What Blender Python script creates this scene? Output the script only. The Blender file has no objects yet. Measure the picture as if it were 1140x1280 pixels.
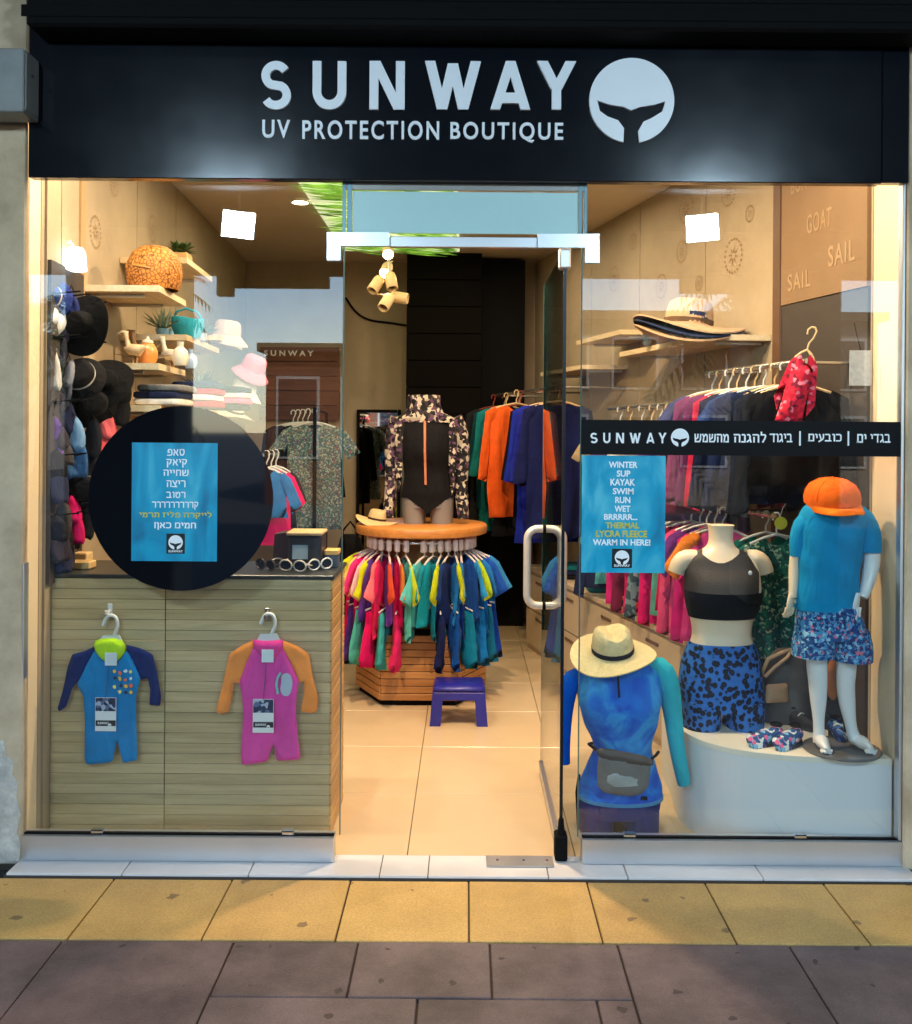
import bpy, bmesh, math, random
import numpy as np
from mathutils import Vector, Matrix, geometry
random.seed(7)
PI = math.pi
sc = bpy.context.scene
COL = sc.collection
R = math.radians

# ------------------------------------------------------------------ camera
FPX, CX, CY, EYE, ROLL = 1218.0, 583.0, 540.0, 1.52, 0.0073
cam = bpy.data.cameras.new('camera')
camo = bpy.data.objects.new('camera', cam); COL.objects.link(camo)
cam.sensor_fit = 'AUTO'; cam.sensor_width = 36; cam.lens = 36 * FPX / 1280
cam.shift_x = (570 - CX) / 1280; cam.shift_y = (CY - 640) / 1280
cam.clip_start = .05; cam.clip_end = 3000
camo.matrix_world = Matrix.Translation((0, 0, EYE)) @ Matrix.Rotation(PI / 2, 4, 'X') @ Matrix.Rotation(ROLL, 4, 'Z')
sc.camera = camo
# ------------------------------------------------------------------ world, sun, exposure
SUN_EL, SUN_AZ = R(46), R(35)          # behind the shop: the arcade lies in its shade
w = bpy.data.worlds.new('World'); sc.world = w; w.use_nodes = True
nt = w.node_tree; bg = nt.nodes['Background']
sky = nt.nodes.new('ShaderNodeTexSky'); sky.sky_type = 'NISHITA'; sky.sun_disc = False
sky.sun_elevation = SUN_EL; sky.sun_rotation = SUN_AZ; sky.dust_density = 0.3; sky.ozone_density = 1.6
nt.links.new(sky.outputs[0], bg.inputs[0]); bg.inputs[1].default_value = 0.15
sl = bpy.data.lights.new('sun', 'SUN'); sl.energy = 2.0; sl.angle = R(.5); sl.color = (1, .93, .82)
so = bpy.data.objects.new('sun', sl); COL.objects.link(so)
d = Vector((math.sin(SUN_AZ) * math.cos(SUN_EL), math.cos(SUN_AZ) * math.cos(SUN_EL), math.sin(SUN_EL)))
so.rotation_euler = d.to_track_quat('Z', 'Y').to_euler(); so.location = d * 60
vs = sc.view_settings; vs.view_transform = 'Standard'; vs.look = 'None'; vs.gamma = 1; vs.use_curve_mapping = False
vs.exposure = 2.0
cy = sc.cycles; cy.use_denoising = True; cy.max_bounces = 8; cy.transparent_max_bounces = 16
cy.diffuse_bounces = 4; cy.glossy_bounces = 4; cy.sample_clamp_indirect = 6; cy.caustics_reflective = False; cy.caustics_refractive = False
LAMP = 2.9             # watts of one recessed ceiling lamp
WARM = (1, .70, .42)

def P(px, py, Y):
    dx, dy = px - CX, py - CY
    ux, uy = dx + ROLL * dy, dy - ROLL * dx
    return Vector((ux / FPX * Y, Y, EYE - uy / FPX * Y))

# ------------------------------------------------------------------ materials
def lin(c):
    return tuple(((v / 255) / 12.92 if v / 255 <= .04045 else ((v / 255 + .055) / 1.055) ** 2.4) for v in c[:3]) + (1,)
MATS = {}
def newmat(name):
    m = bpy.data.materials.new(name); m.use_nodes = True
    return m, m.node_tree, m.node_tree.nodes['Principled BSDF']
def N(t, typ, **kw):
    n = t.nodes.new(typ)
    for k, v in kw.items():
        if k.startswith('i_'):
            key = k[2:]
            n.inputs[int(key) if key.isdigit() else key.replace('_', ' ')].default_value = v
        else: setattr(n, k, v)
    return n
def ramp(t, stops, interp='LINEAR'):
    r = t.nodes.new('ShaderNodeValToRGB'); e = r.color_ramp.elements; r.color_ramp.interpolation = interp
    while len(e) < len(stops): e.new(.5)
    for el, (p, c) in zip(e, stops): el.position = p; el.color = c
    return r
def surf(name, c, rough=.6, metal=0, var=.15, scale=8, bump=.1, bscale=60, spec=.5, sheen=0, c2=None, coord='Object'):
    """painted / plastered / plain surface: base colour with blotchy variation, fine bump"""
    if name in MATS: return MATS[name]
    m, t, b = newmat(name); L = t.links
    tc = N(t, 'ShaderNodeTexCoord')
    n1 = N(t, 'ShaderNodeTexNoise', i_Scale=scale, i_Detail=6.0, i_Roughness=.65); L.new(tc.outputs[coord], n1.inputs['Vector'])
    A = lin(c); B = lin(c2) if c2 else tuple(x * (1 - var) for x in A[:3]) + (1,)
    r = ramp(t, [(.32, B), (.68, A)]); L.new(n1.outputs[0], r.inputs[0]); L.new(r.outputs[0], b.inputs['Base Color'])
    b.inputs['Roughness'].default_value = rough; b.inputs['Metallic'].default_value = metal
    b.inputs['Specular IOR Level'].default_value = spec
    if sheen: b.inputs['Sheen Weight'].default_value = sheen
    if bump:
        n2 = N(t, 'ShaderNodeTexNoise', i_Scale=bscale, i_Detail=4.0); L.new(tc.outputs[coord], n2.inputs['Vector'])
        bp = N(t, 'ShaderNodeBump', i_Strength=bump, i_Distance=.01); L.new(n2.outputs[0], bp.inputs['Height'])
        L.new(bp.outputs[0], b.inputs['Normal'])
    MATS[name] = m
    return m
def fab(c, rough=.8):
    """stretch fabric: weave, soft wrinkles"""
    k = 'fabric_%d_%d_%d' % tuple(c)
    if k in MATS: return MATS[k]
    m, t, b = newmat(k); L = t.links
    tc = N(t, 'ShaderNodeTexCoord')
    n1 = N(t, 'ShaderNodeTexNoise', i_Scale=14.0, i_Detail=3.0); L.new(tc.outputs['Object'], n1.inputs['Vector'])
    A = lin(c); r = ramp(t, [(.3, tuple(x * .8 for x in A[:3]) + (1,)), (.7, A)])
    L.new(n1.outputs[0], r.inputs[0]); L.new(r.outputs[0], b.inputs['Base Color'])
    b.inputs['Roughness'].default_value = rough; b.inputs['Specular IOR Level'].default_value = .12
    b.inputs['Sheen Weight'].default_value = .02
    mp = N(t, 'ShaderNodeMapping'); mp.inputs['Scale'].default_value = (20, 20, 8); L.new(tc.outputs['Object'], mp.inputs['Vector'])
    n2 = N(t, 'ShaderNodeTexNoise', i_Scale=1.0, i_Detail=3.0, i_Distortion=.6); L.new(mp.outputs[0], n2.inputs['Vector'])
    bp = N(t, 'ShaderNodeBump', i_Strength=.6, i_Distance=.02); L.new(n2.outputs[0], bp.inputs['Height'])
    L.new(bp.outputs[0], b.inputs['Normal'])
    MATS[k] = m; return m
def pattern(name, stops, scale=30, kind='voronoi', distort=0, rough=.75, interp='CONSTANT', feature='F1', rnd=1.0):
    if name in MATS: return MATS[name]
    m, t, b = newmat(name); L = t.links
    tc = N(t, 'ShaderNodeTexCoord'); vec = tc.outputs['Object']
    if distort:
        nn = N(t, 'ShaderNodeTexNoise', i_Scale=scale * .6, i_Detail=2.0); L.new(vec, nn.inputs['Vector'])
        va = N(t, 'ShaderNodeVectorMath', operation='MULTIPLY_ADD'); va.inputs[1].default_value = (distort,) * 3
        L.new(nn.outputs['Color'], va.inputs[0]); L.new(vec, va.inputs[2]); vec = va.outputs[0]
    if kind == 'voronoi':
        n1 = N(t, 'ShaderNodeTexVoronoi', i_Scale=scale, i_Randomness=rnd, feature=feature)
        out = n1.outputs['Distance']
    elif kind == 'cells':
        n1 = N(t, 'ShaderNodeTexVoronoi', i_Scale=scale); sp = N(t, 'ShaderNodeSeparateColor')
        L.new(n1.outputs['Color'], sp.inputs[0]); out = sp.outputs[0]
    else:
        n1 = N(t, 'ShaderNodeTexNoise', i_Scale=scale, i_Detail=4.0, i_Distortion=1.2); out = n1.outputs[0]
    L.new(vec, n1.inputs['Vector'])
    r = ramp(t, [(p, lin(c)) for p, c in stops], interp); L.new(out, r.inputs[0]); L.new(r.outputs[0], b.inputs['Base Color'])
    nw = N(t, 'ShaderNodeTexNoise', i_Scale=15.0, i_Detail=3.0, i_Distortion=.8); L.new(tc.outputs['Object'], nw.inputs['Vector'])
    bw = N(t, 'ShaderNodeBump', i_Strength=.45, i_Distance=.015); L.new(nw.outputs[0], bw.inputs['Height']); L.new(bw.outputs[0], b.inputs['Normal'])
    b.inputs['Roughness'].default_value = rough; b.inputs['Specular IOR Level'].default_value = .25
    MATS[name] = m; return m
def wood(name, c1, c2, axis='X', rough=.45, scale=1.0, bump=.15):
    if name in MATS: return MATS[name]
    m, t, b = newmat(name); L = t.links
    tc = N(t, 'ShaderNodeTexCoord'); mp = N(t, 'ShaderNodeMapping')
    mp.inputs['Scale'].default_value = {'X': (2, 40, 40), 'Z': (40, 40, 2), 'Y': (40, 2, 40)}[axis]
    g = N(t, 'ShaderNodeNewGeometry'); L.new(g.outputs['Position'], mp.inputs['Vector'])
    n1 = N(t, 'ShaderNodeTexNoise', i_Scale=scale, i_Detail=8.0, i_Roughness=.7, i_Distortion=.8); L.new(mp.outputs[0], n1.inputs['Vector'])
    oi = N(t, 'ShaderNodeObjectInfo'); mt = N(t, 'ShaderNodeMath', operation='MULTIPLY_ADD'); mt.inputs[1].default_value = .22; L.new(oi.outputs['Random'], mt.inputs[0]); L.new(n1.outputs[0], mt.inputs[2])
    r = ramp(t, [(.42, lin(c1)), (.78, lin(c2))]); L.new(mt.outputs[0], r.inputs[0]); L.new(r.outputs[0], b.inputs['Base Color'])
    b.inputs['Roughness'].default_value = rough; b.inputs['Specular IOR Level'].default_value = .1 if 'dark' in name else .4
    bp = N(t, 'ShaderNodeBump', i_Strength=bump, i_Distance=.003); L.new(n1.outputs[0], bp.inputs['Height']); L.new(bp.outputs[0], b.inputs['Normal'])
    MATS[name] = m; return m
def glow(name, c, s):
    if name in MATS: return MATS[name]
    m, t, b = newmat(name)
    b.inputs['Base Color'].default_value = (.8, .8, .8, 1)
    b.inputs['Emission Color'].default_value = tuple(c) + (1,); b.inputs['Emission Strength'].default_value = s
    MATS[name] = m; return m
def glassmat(name, tint=(.95, .97, .96), f0=.055, rough=0.0):
    m = bpy.data.materials.new(name); m.use_nodes = True; t = m.node_tree; t.nodes.clear(); L = t.links
    out = N(t, 'ShaderNodeOutputMaterial'); mix = N(t, 'ShaderNodeMixShader')
    tr = N(t, 'ShaderNodeBsdfTransparent'); tr.inputs[0].default_value = tint + (1,)
    gl = N(t, 'ShaderNodeBsdfGlossy'); gl.inputs['Roughness'].default_value = rough; gl.inputs[0].default_value = (1, 1, 1, 1)
    lw = N(t, 'ShaderNodeLayerWeight', i_Blend=.5); pw = N(t, 'ShaderNodeMath', operation='POWER'); pw.inputs[1].default_value = 5
    L.new(lw.outputs['Facing'], pw.inputs[0])
    ma = N(t, 'ShaderNodeMath', operation='MULTIPLY_ADD'); ma.inputs[1].default_value = .9; ma.inputs[2].default_value = f0; L.new(pw.outputs[0], ma.inputs[0])
    L.new(ma.outputs[0], mix.inputs[0]); L.new(tr.outputs[0], mix.inputs[1]); L.new(gl.outputs[0], mix.inputs[2]); L.new(mix.outputs[0], out.inputs[0])
    MATS[name] = m; return m

# ------------------------------------------------------------------ mesh helpers
class MB:
    def __init__(s): s.v = []; s.f = []
    def add(s, v, f):
        o = len(s.v); s.v += [tuple(x) for x in v]; s.f += [tuple(i + o for i in q) for q in f]; return s
    def box(s, x0, x1, y0, y1, z0, z1, c=0.0):
        if x0 > x1: x0, x1 = x1, x0
        if y0 > y1: y0, y1 = y1, y0
        if z0 > z1: z0, z1 = z1, z0
        if c <= 0:
            v = [(x, y, z) for x in (x0, x1) for y in (y0, y1) for z in (z0, z1)]
            return s.add(v, [(0, 1, 3, 2), (4, 6, 7, 5), (0, 4, 5, 1), (2, 3, 7, 6), (0, 2, 6, 4), (1, 5, 7, 3)])
        c = min(c, (x1 - x0) * .45, (y1 - y0) * .45, (z1 - z0) * .45)
        bm = bmesh.new(); bmesh.ops.create_cube(bm, size=1)
        for q in bm.verts: q.co = Vector((x0 if q.co.x < 0 else x1, y0 if q.co.y < 0 else y1, z0 if q.co.z < 0 else z1))
        bmesh.ops.bevel(bm, geom=bm.edges[:], offset=c, segments=1, affect='EDGES', profile=.5)
        bm.verts.index_update()
        s.add([q.co[:] for q in bm.verts], [[q.index for q in f.verts] for f in bm.faces]); bm.free(); return s
    def tube(s, pts, rad, seg=8, cap=True):
        pts = [Vector(p) for p in pts]; n = len(pts)
        if not hasattr(rad, '__len__'): rad = [rad] * n
        v = []; f = []; up = None
        for i, p in enumerate(pts):
            t = (pts[min(i + 1, n - 1)] - pts[max(i - 1, 0)]).normalized()
            if up is None: up = t.orthogonal().normalized()
            up = (up - t * up.dot(t)); up = up.normalized() if up.length > 1e-6 else t.orthogonal().normalized()
            sd = t.cross(up); r = rad[i]; ra, rb = (r if hasattr(r, '__len__') else (r, r))
            for k in range(seg):
                a = 2 * PI * k / seg; v.append(p + up * math.cos(a) * ra + sd * math.sin(a) * rb)
        for i in range(n - 1):
            for k in range(seg):
                k2 = (k + 1) % seg; f.append((i * seg + k, i * seg + k2, (i + 1) * seg + k2, (i + 1) * seg + k))
        if cap: f.append(tuple(range(seg))[::-1]); f.append(tuple((n - 1) * seg + k for k in range(seg)))
        return s.add(v, f)
    def loft(s, rings, cap=True, cut=None):
        n = len(rings[0]); v = [p for r in rings for p in r]; f = []
        for i in range(len(rings) - 1):
            for k in range(n):
                k2 = (k + 1) % n; q = (i * n + k, i * n + k2, (i + 1) * n + k2, (i + 1) * n + k)
                if cut is None or not cut(sum((Vector(v[j]) for j in q), Vector()) / 4): f.append(q)
        if cap: f.append(tuple(range(n))[::-1]); f.append(tuple((len(rings) - 1) * n + k for k in range(n)))
        return s.add(v, f)
    def lathe(s, prof, seg=24, c=(0, 0, 0), fn=None, cap=False):
        rings = []
        for r, z in prof:
            ring = []
            for k in range(seg):
                a = 2 * PI * k / seg; p = Vector((r * math.cos(a), r * math.sin(a), z))
                if fn: p = Vector(fn(p, a, r))
                ring.append(p + Vector(c))
            rings.append(ring)
        return s.loft(rings, cap=cap)
    def prism(s, poly, y0, y1):            # poly in (x, z), extruded along y
        n = len(poly); v = [(x, y0, z) for x, z in poly] + [(x, y1, z) for x, z in poly]
        f = [tuple(range(n)), tuple(range(2 * n - 1, n - 1, -1))] + [(i, n + i, n + (i + 1) % n, (i + 1) % n) for i in range(n)]
        return s.add(v, f)
    def plan(s, poly, z0, z1):             # poly in (x, y), extruded along z
        n = len(poly); v = [(x, y, z0) for x, y in poly] + [(x, y, z1) for x, y in poly]
        f = [tuple(range(n))[::-1], tuple(range(n, 2 * n))] + [(i, (i + 1) % n, n + (i + 1) % n, n + i) for i in range(n)]
        return s.add(v, f)
    def tf(s, M, start=0):
        s.v[start:] = [tuple(M @ Vector(p)) for p in s.v[start:]]; return s
    def mesh(s, name, smooth=False, angle=None):
        me = bpy.data.meshes.new(name); me.from_pydata(s.v, [], s.f); me.validate()
        bm = bmesh.new(); bm.from_mesh(me); bmesh.ops.recalc_face_normals(bm, faces=bm.faces[:])
        if smooth:
            for f in bm.faces: f.smooth = True
            for e in bm.edges:
                if len(e.link_faces) == 2 and e.calc_face_angle(0) > (angle or R(50)): e.smooth = False
        bm.to_mesh(me); bm.free(); return me
    def build(s, name, mat, parent=None, smooth=False, label=None):
        return put(name, s.mesh(name, smooth), mat, parent, label)
def put(name, me, mat, parent=None, label=None, world=True):
    o = bpy.data.objects.new(name, me); COL.objects.link(o)
    if mat is not None:
        if len(me.materials) == 0: me.materials.append(None)
        o.material_slots[0].link = 'OBJECT'; o.material_slots[0].material = mat
    if parent is not None:
        o.parent = parent
        if world: o.matrix_parent_inverse = root_inv(parent)
    if label: o['label'] = label
    return o
def root_inv(p):
    M = Matrix.Identity(4); q = p
    while q is not None:
        M = q.matrix_parent_inverse @ q.matrix_basis @ M if q.parent is not None else q.matrix_basis @ M
        q = q.parent
    return M.inverted()
def thing(name, label, cat, loc=(0, 0, 0), group=None, rot=(0, 0, 0)):
    o = bpy.data.objects.new(name, None); COL.objects.link(o); o.location = loc; o.rotation_euler = rot
    o.empty_display_size = .05; return tag(o, label, cat, group)
def tag(o, label=None, cat=None, group=None, kind=None):
    if label: o['label'] = label
    if cat: o['category'] = cat
    if group: o['group'] = group
    if kind: o['kind'] = kind
    return o
def struct(o): o['kind'] = 'structure'; return o
ORD = 'first second third fourth fifth sixth seventh eighth ninth tenth eleventh twelfth thirteenth fourteenth fifteenth sixteenth seventeenth eighteenth nineteenth twentieth'.split() + ['twenty-' + x for x in 'first second third fourth fifth sixth seventh eighth ninth'.split()]

def resample(poly, sp):
    out = []
    for i in range(len(poly)):
        a = Vector(poly[i]); b = Vector(poly[(i + 1) % len(poly)]); n = max(1, int((b - a).length / sp))
        out += [a.lerp(b, k / n) for k in range(n)]
    return out
def smoothpoly(poly, it=1, k=.25):
    for _ in range(it):
        q = []
        for i in range(len(poly)):
            a = Vector(poly[i]); b = Vector(poly[(i + 1) % len(poly)]); q += [a.lerp(b, k), a.lerp(b, 1 - k)]
        poly = q
    return poly
def puff(poly, T=.02, sp=.02, Rr=None, fold=.006, seed=0, y=0, mb=None):
    """a soft cushion-like sheet filling a (x, z) outline: cloth with thickness, rounded rim and hanging folds"""
    rs = random.Random(seed); b = resample(poly, sp); nb = len(b)
    pts = np.array([(p.x, p.y) for p in b]); Rr = Rr or T * 1.6
    x0, z0 = pts.min(0); x1, z1 = pts.max(0); A = pts; B = np.roll(pts, -1, 0)
    def dist(p):
        ap = p - A; ab = B - A; t = np.clip((ap * ab).sum(1) / np.maximum((ab * ab).sum(1), 1e-12), 0, 1)
        return np.sqrt((((A + ab * t[:, None]) - p) ** 2).sum(1)).min()
    inner = []
    j = 0; z = z0 + sp * .5
    while z < z1:
        x = x0 + sp * (.5 if j % 2 else 1.0)
        while x < x1:
            p = np.array((x + rs.uniform(-.15, .15) * sp, z + rs.uniform(-.15, .15) * sp))
            if dist(p) > sp * .45: inner.append(p)
            x += sp
        z += sp * .87; j += 1
    allp = [Vector((p[0], p[1])) for p in list(pts) + inner]
    res = geometry.delaunay_2d_cdt(allp, [], [list(range(nb))], 1, 1e-5)
    vv, ff = res[0], res[2]
    ph = rs.uniform(0, 6); fr = rs.uniform(34, 52); h = max(z1 - z0, 1e-3)
    mb = mb or MB(); fv = []; bv = []; D = []
    for p in vv:
        dd = dist(np.array((p.x, p.y))); u = min(dd / Rr, 1); th = T * math.sqrt(max(0, 1 - (1 - u) ** 2))
        k = (z1 - p.y) / h; wv = fold * (.25 + k) * (math.sin(p.x * fr + ph + 1.5 * math.sin(p.y * 7 + ph)) + .5 * math.sin(p.x * fr * .47 + p.y * 11))
        D.append(dd); fv.append((p.x, y - th + wv, p.y)); bv.append((p.x, y + th + wv, p.y))
    n = len(vv); v = fv + bv; rim = [dd < 1e-5 for dd in D]
    f = []
    for q in ff:
        f.append(tuple(q)); f.append(tuple((i if rim[i] else i + n) for i in reversed(q)))
    return mb.add(v, f)

HEB = {'ר': [[(0,1),(.52,1),(.62,.88),(.62,0)]], 'ד': [[(0,1),(.75,1)],[(.58,1),(.58,0)]], 'ה': [[(0,1),(.56,1),(.66,.9),(.66,0)],[(.1,.62),(.1,0)]], 'ח': [[(.08,0),(.08,1),(.56,1),(.66,.9),(.66,0)]],
 'ת': [[(0,0),(.12,.02),(.17,.15),(.17,1)],[(.03,1),(.58,1),(.68,.88),(.68,0)]], 'ם': [[(.06,0),(.06,1),(.58,1),(.68,.9),(.68,0),(.0,0)]], 'ס': [[(0,1),(.6,1),(.7,.85),(.7,.4),(.52,.06),(.36,0),(.2,.06),(.07,.4),(.07,1)]],
 'מ': [[(0,1),(.18,.7),(.08,0)],[(.19,.68),(.4,1),(.58,.96),(.68,.75),(.68,0),(.35,0)]], 'ש': [[(.06,1),(.1,0),(.72,0),(.85,.3),(.88,1)],[(.47,1),(.45,.55),(.13,.33)]], 'א': [[(.05,1),(.68,0)],[(.62,1),(.62,.72),(.44,.45)],[(.06,0),(.08,.38),(.25,.63)]],
 'פ': [[(.26,.52),(.08,.52),(.08,.84),(.2,1),(.52,1),(.66,.84),(.66,.14),(.52,0),(0,0)]], 'ק': [[(0,1),(.56,1),(.66,.88),(.6,.5),(.38,.2)],[(.1,.6),(.1,-.35)]], 'י': [[(0,1),(.1,1),(.18,.9),(.18,.5)]], 'ו': [[(0,1),(.1,1),(.2,.9),(.2,0)]],
 'ז': [[(0,1),(.34,1)],[(.2,1),(.14,.5),(.16,0)]], 'ן': [[(0,1),(.1,1),(.2,.9),(.2,-.35)]], 'צ': [[(.02,1),(.62,0),(0,0)],[(.62,1),(.6,.7),(.36,.48)]], 'ט': [[(.28,.72),(.36,.95),(.54,1),(.7,.8),(.7,.18),(.56,0),(.2,0),(.06,.18),(.06,1)]],
 'ב': [[(0,1),(.46,1),(.56,.88),(.56,0)],[(0,0),(.74,0)]], 'כ': [[(0,1),(.46,1),(.62,.85),(.62,.15),(.46,0),(0,0)]], 'נ': [[(.05,1),(.26,1),(.36,.88),(.36,0),(0,0)]], 'ג': [[(.05,1),(.22,1),(.33,.85),(.34,.45),(.44,0)],[(.34,.34),(0,.02)]],
 'ל': [[(.06,1.35),(.06,1),(.48,1),(.58,.85),(.5,.5),(.25,0)]], 'ע': [[(.05,1),(.12,.9),(.3,.15)],[(.62,1),(.62,.5),(.5,.22),(0,-.12)]], '!': [[(.05,1.1),(.05,.36)],[(.05,.15),(.05,-.02)]]}
def _arc(cx_, cy_, rx_, ry_, a0, a1, n=12): return [(cx_ + rx_ * math.cos(R(a0 + (a1 - a0) * k / n)), cy_ + ry_ * math.sin(R(a0 + (a1 - a0) * k / n))) for k in range(n + 1)]
SIGN = {'S': [_arc(.33, .745, .27, .255, 30, 245, 16) + _arc(.33, .255, .28, .255, 62, -152, 16)], 'U': [[(0, 1)] + _arc(.31, .31, .31, .31, 180, 360, 16) + [(.62, 1)]], 'N': [[(0, 0), (0, 1)], [(.03, 1), (.61, 0)], [(.64, 1), (.64, 0)]],
        'W': [[(0, 1), (.27, 0)], [(.27, 0), (.5, .95)], [(.5, .95), (.73, 0)], [(.73, 0), (1, 1)]], 'A': [[(0, 0), (.36, 1)], [(.36, 1), (.72, 0)], [(.13, .24), (.59, .24)]], 'Y': [[(0, 1), (.33, .42)], [(.66, 1), (.33, .42)], [(.33, .45), (.33, 0)]]}
def sign_letter(ch, box, Y, mat, parent, half=.108, thick=.006):
    mb = MB(); c0 = P((box[0] + box[1]) / 2, (box[2] + box[3]) / 2, Y); W = (box[1] - box[0]) / FPX * Y; H = (box[3] - box[2]) / FPX * Y
    v2, f2 = stroke_mesh([SIGN[ch]], half, 0.0); xs = [q[0] for q in v2]; ys = [q[1] for q in v2]; x0, x1, y0, y1 = min(xs), max(xs), min(ys), max(ys)
    T = lambda q, d_: (c0.x + ((q[0] - x0) / (x1 - x0) - .5) * W, Y - d_ - (q[2] - .02) * .05, c0.z + ((q[1] - y0) / (y1 - y0) - .5) * H)
    n = len(v2); fr = [T(q, thick) for q in v2]; bk = [T(q, -thick) for q in v2]; edges = {}
    for q in f2:
        for i in range(4): e = tuple(sorted((q[i], q[(i + 1) % 4]))); edges[e] = edges.get(e, 0) + 1
    f3 = list(f2) + [tuple(reversed([i + n for i in q])) for q in f2] + [(a, b, b + n, a + n) for (a, b), k in edges.items() if k == 1]
    return mb.add(fr + bk, f3).build('letter', mat, parent)
def hebrew_mesh(body, half=.105): return stroke_mesh([None if ch == ' ' else HEB[ch] for ch in body], half, .9)
def stroke_mesh(glyphs, half, ext):
    v, f, x, n = [], [], 0.0, 0
    for gl in glyphs:
        if gl is None: x += .42; continue
        for st in gl:
            p = [Vector((x + a, b)) for a, b in st]; L_, n = len(p), n + 1; d = [(p[i + 1] - p[i]).normalized() for i in range(L_ - 1)]; o = len(v)
            p[0] = p[0] - d[0] * half * ext; p[-1] = p[-1] + d[-1] * half * ext
            for i in range(L_):
                a = d[max(i - 1, 0)]; b = d[min(i, L_ - 2)]; m_ = (Vector((-a.y, a.x)) + Vector((-b.y, b.x))); m_ = m_.normalized() if m_.length > 1e-4 else Vector((-a.y, a.x)); k = half / max(m_.dot(Vector((-a.y, a.x))), .5)
                if ext == 0 and L_ == 2 and abs(a.y) > .5: m_ = Vector((-1 if a.y > 0 else 1, 0)); k = half / abs(a.y)
                v += [((p[i] + m_ * k).x, (p[i] + m_ * k).y, .02 + (n % 3) * .004), ((p[i] - m_ * k).x, (p[i] - m_ * k).y, .02 + (n % 3) * .004)]
            f += [(o + 2 * i, o + 2 * i + 1, o + 2 * i + 3, o + 2 * i + 2) for i in range(L_ - 1)]
        x += max(a for st in gl for a, b in st) + .30
    return v, f
def text_mesh(body, off=0.0, extr=.0, space=1.0):
    if any(0x590 <= ord(ch) < 0x600 for ch in body): return hebrew_mesh(body)
    c = bpy.data.curves.new('t', 'FONT'); c.body = body; c.size = 1; c.offset = off; c.extrude = extr; c.space_character = space; c.resolution_u = 6
    o = bpy.data.objects.new('t', c); COL.objects.link(o)
    dg = bpy.context.evaluated_depsgraph_get(); dg.update()
    me = bpy.data.meshes.new_from_object(o.evaluated_get(dg))
    v = [tuple(p.co) for p in me.vertices]; f = [tuple(p.vertices) for p in me.polygons]
    bpy.data.objects.remove(o); bpy.data.curves.remove(c); bpy.data.meshes.remove(me)
    return v, f
def text_px(body, box, Y, mat, parent, name='lettering', off=.02, space=1.0, thick=.0006):
    """lettering fitted to an upright rectangle given in photo pixels on the plane at depth Y"""
    v, f = text_mesh(body, off, .02, space)
    xs = [p[0] for p in v]; ys = [p[1] for p in v]; x0, x1, y0, y1 = min(xs), max(xs), min(ys), max(ys)
    c = P((box[0] + box[1]) / 2, (box[2] + box[3]) / 2, Y); W = (box[1] - box[0]) / FPX * Y; H = (box[3] - box[2]) / FPX * Y
    mb = MB(); mb.add([(c.x + ((p[0] - x0) / (x1 - x0) - .5) * W, Y - p[2] / .02 * thick, c.z + ((p[1] - y0) / (y1 - y0) - .5) * H) for p in v], f)
    return mb.build(name, mat, parent)
def whale(cx, cz, r, Y, mat, parent, name='emblem', th=.0008):
    """round emblem with a whale-tail notch open at the bottom"""
    k = r / 107
    tail_l = [(-20, -104), (-19, -70), (-34, -50), (-60, -41), (-80, -27), (-87, 0)]
    top = [(-55, -11), (-20, -16), (-2, -25), (20, -16), (55, -11), (85, -1)]
    tail_r = [(77, -27), (50, -44), (30, -53), (17, -76), (20, -104)]
    a0 = math.atan2(-105, 20); a1 = math.atan2(-105, -20) + 2 * PI
    arc = [(107 * math.cos(a0 + (a1 - a0) * i / 56), 107 * math.sin(a0 + (a1 - a0) * i / 56)) for i in range(57)]
    poly = [(cx + x * k, cz + z * k) for x, z in arc + tail_l[1:] + top + tail_r[:-1]]
    return MB().prism(poly, Y - th, Y + th).build(name, mat, parent)
def pbox(px0, px1, py0, py1, Y0, Y1, c=.002, mb=None, Yr=None):
    """box whose front face fills a photo rectangle at depth Yr (default Y0)"""
    Yr = Yr or Y0; a = P(px0, (py0 + py1) / 2, Yr); b = P(px1, (py0 + py1) / 2, Yr); t = P((px0 + px1) / 2, py0, Yr); u = P((px0 + px1) / 2, py1, Yr)
    return (mb or MB()).box(a.x, b.x, Y0, Y1, u.z, t.z, c)
def ell(c, a, b, n=28, ex=2.0):
    o = []
    for k in range(n):
        t = 2 * PI * k / n; ct, st = math.cos(t), math.sin(t)
        o.append((c[0] + a * abs(ct) ** (2 / ex) * (1 if ct >= 0 else -1), c[1] + b * abs(st) ** (2 / ex) * (1 if st >= 0 else -1), c[2]))
    return o
def catmull(vals, n):
    """interpolate a list of equal-length tuples to n samples"""
    out = []; m = len(vals) - 1
    for i in range(n):
        u = i / (n - 1) * m; k = min(int(u), m - 1); t = u - k
        p = [vals[max(k - 1, 0)], vals[k], vals[k + 1], vals[min(k + 2, m)]]
        out.append(tuple(.5 * (2 * b + (c - a) * t + (2 * a - 5 * b + 4 * c - d) * t * t + (3 * b - a - 3 * c + d) * t ** 3) for a, b, c, d in zip(*p)))
    return out
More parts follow.
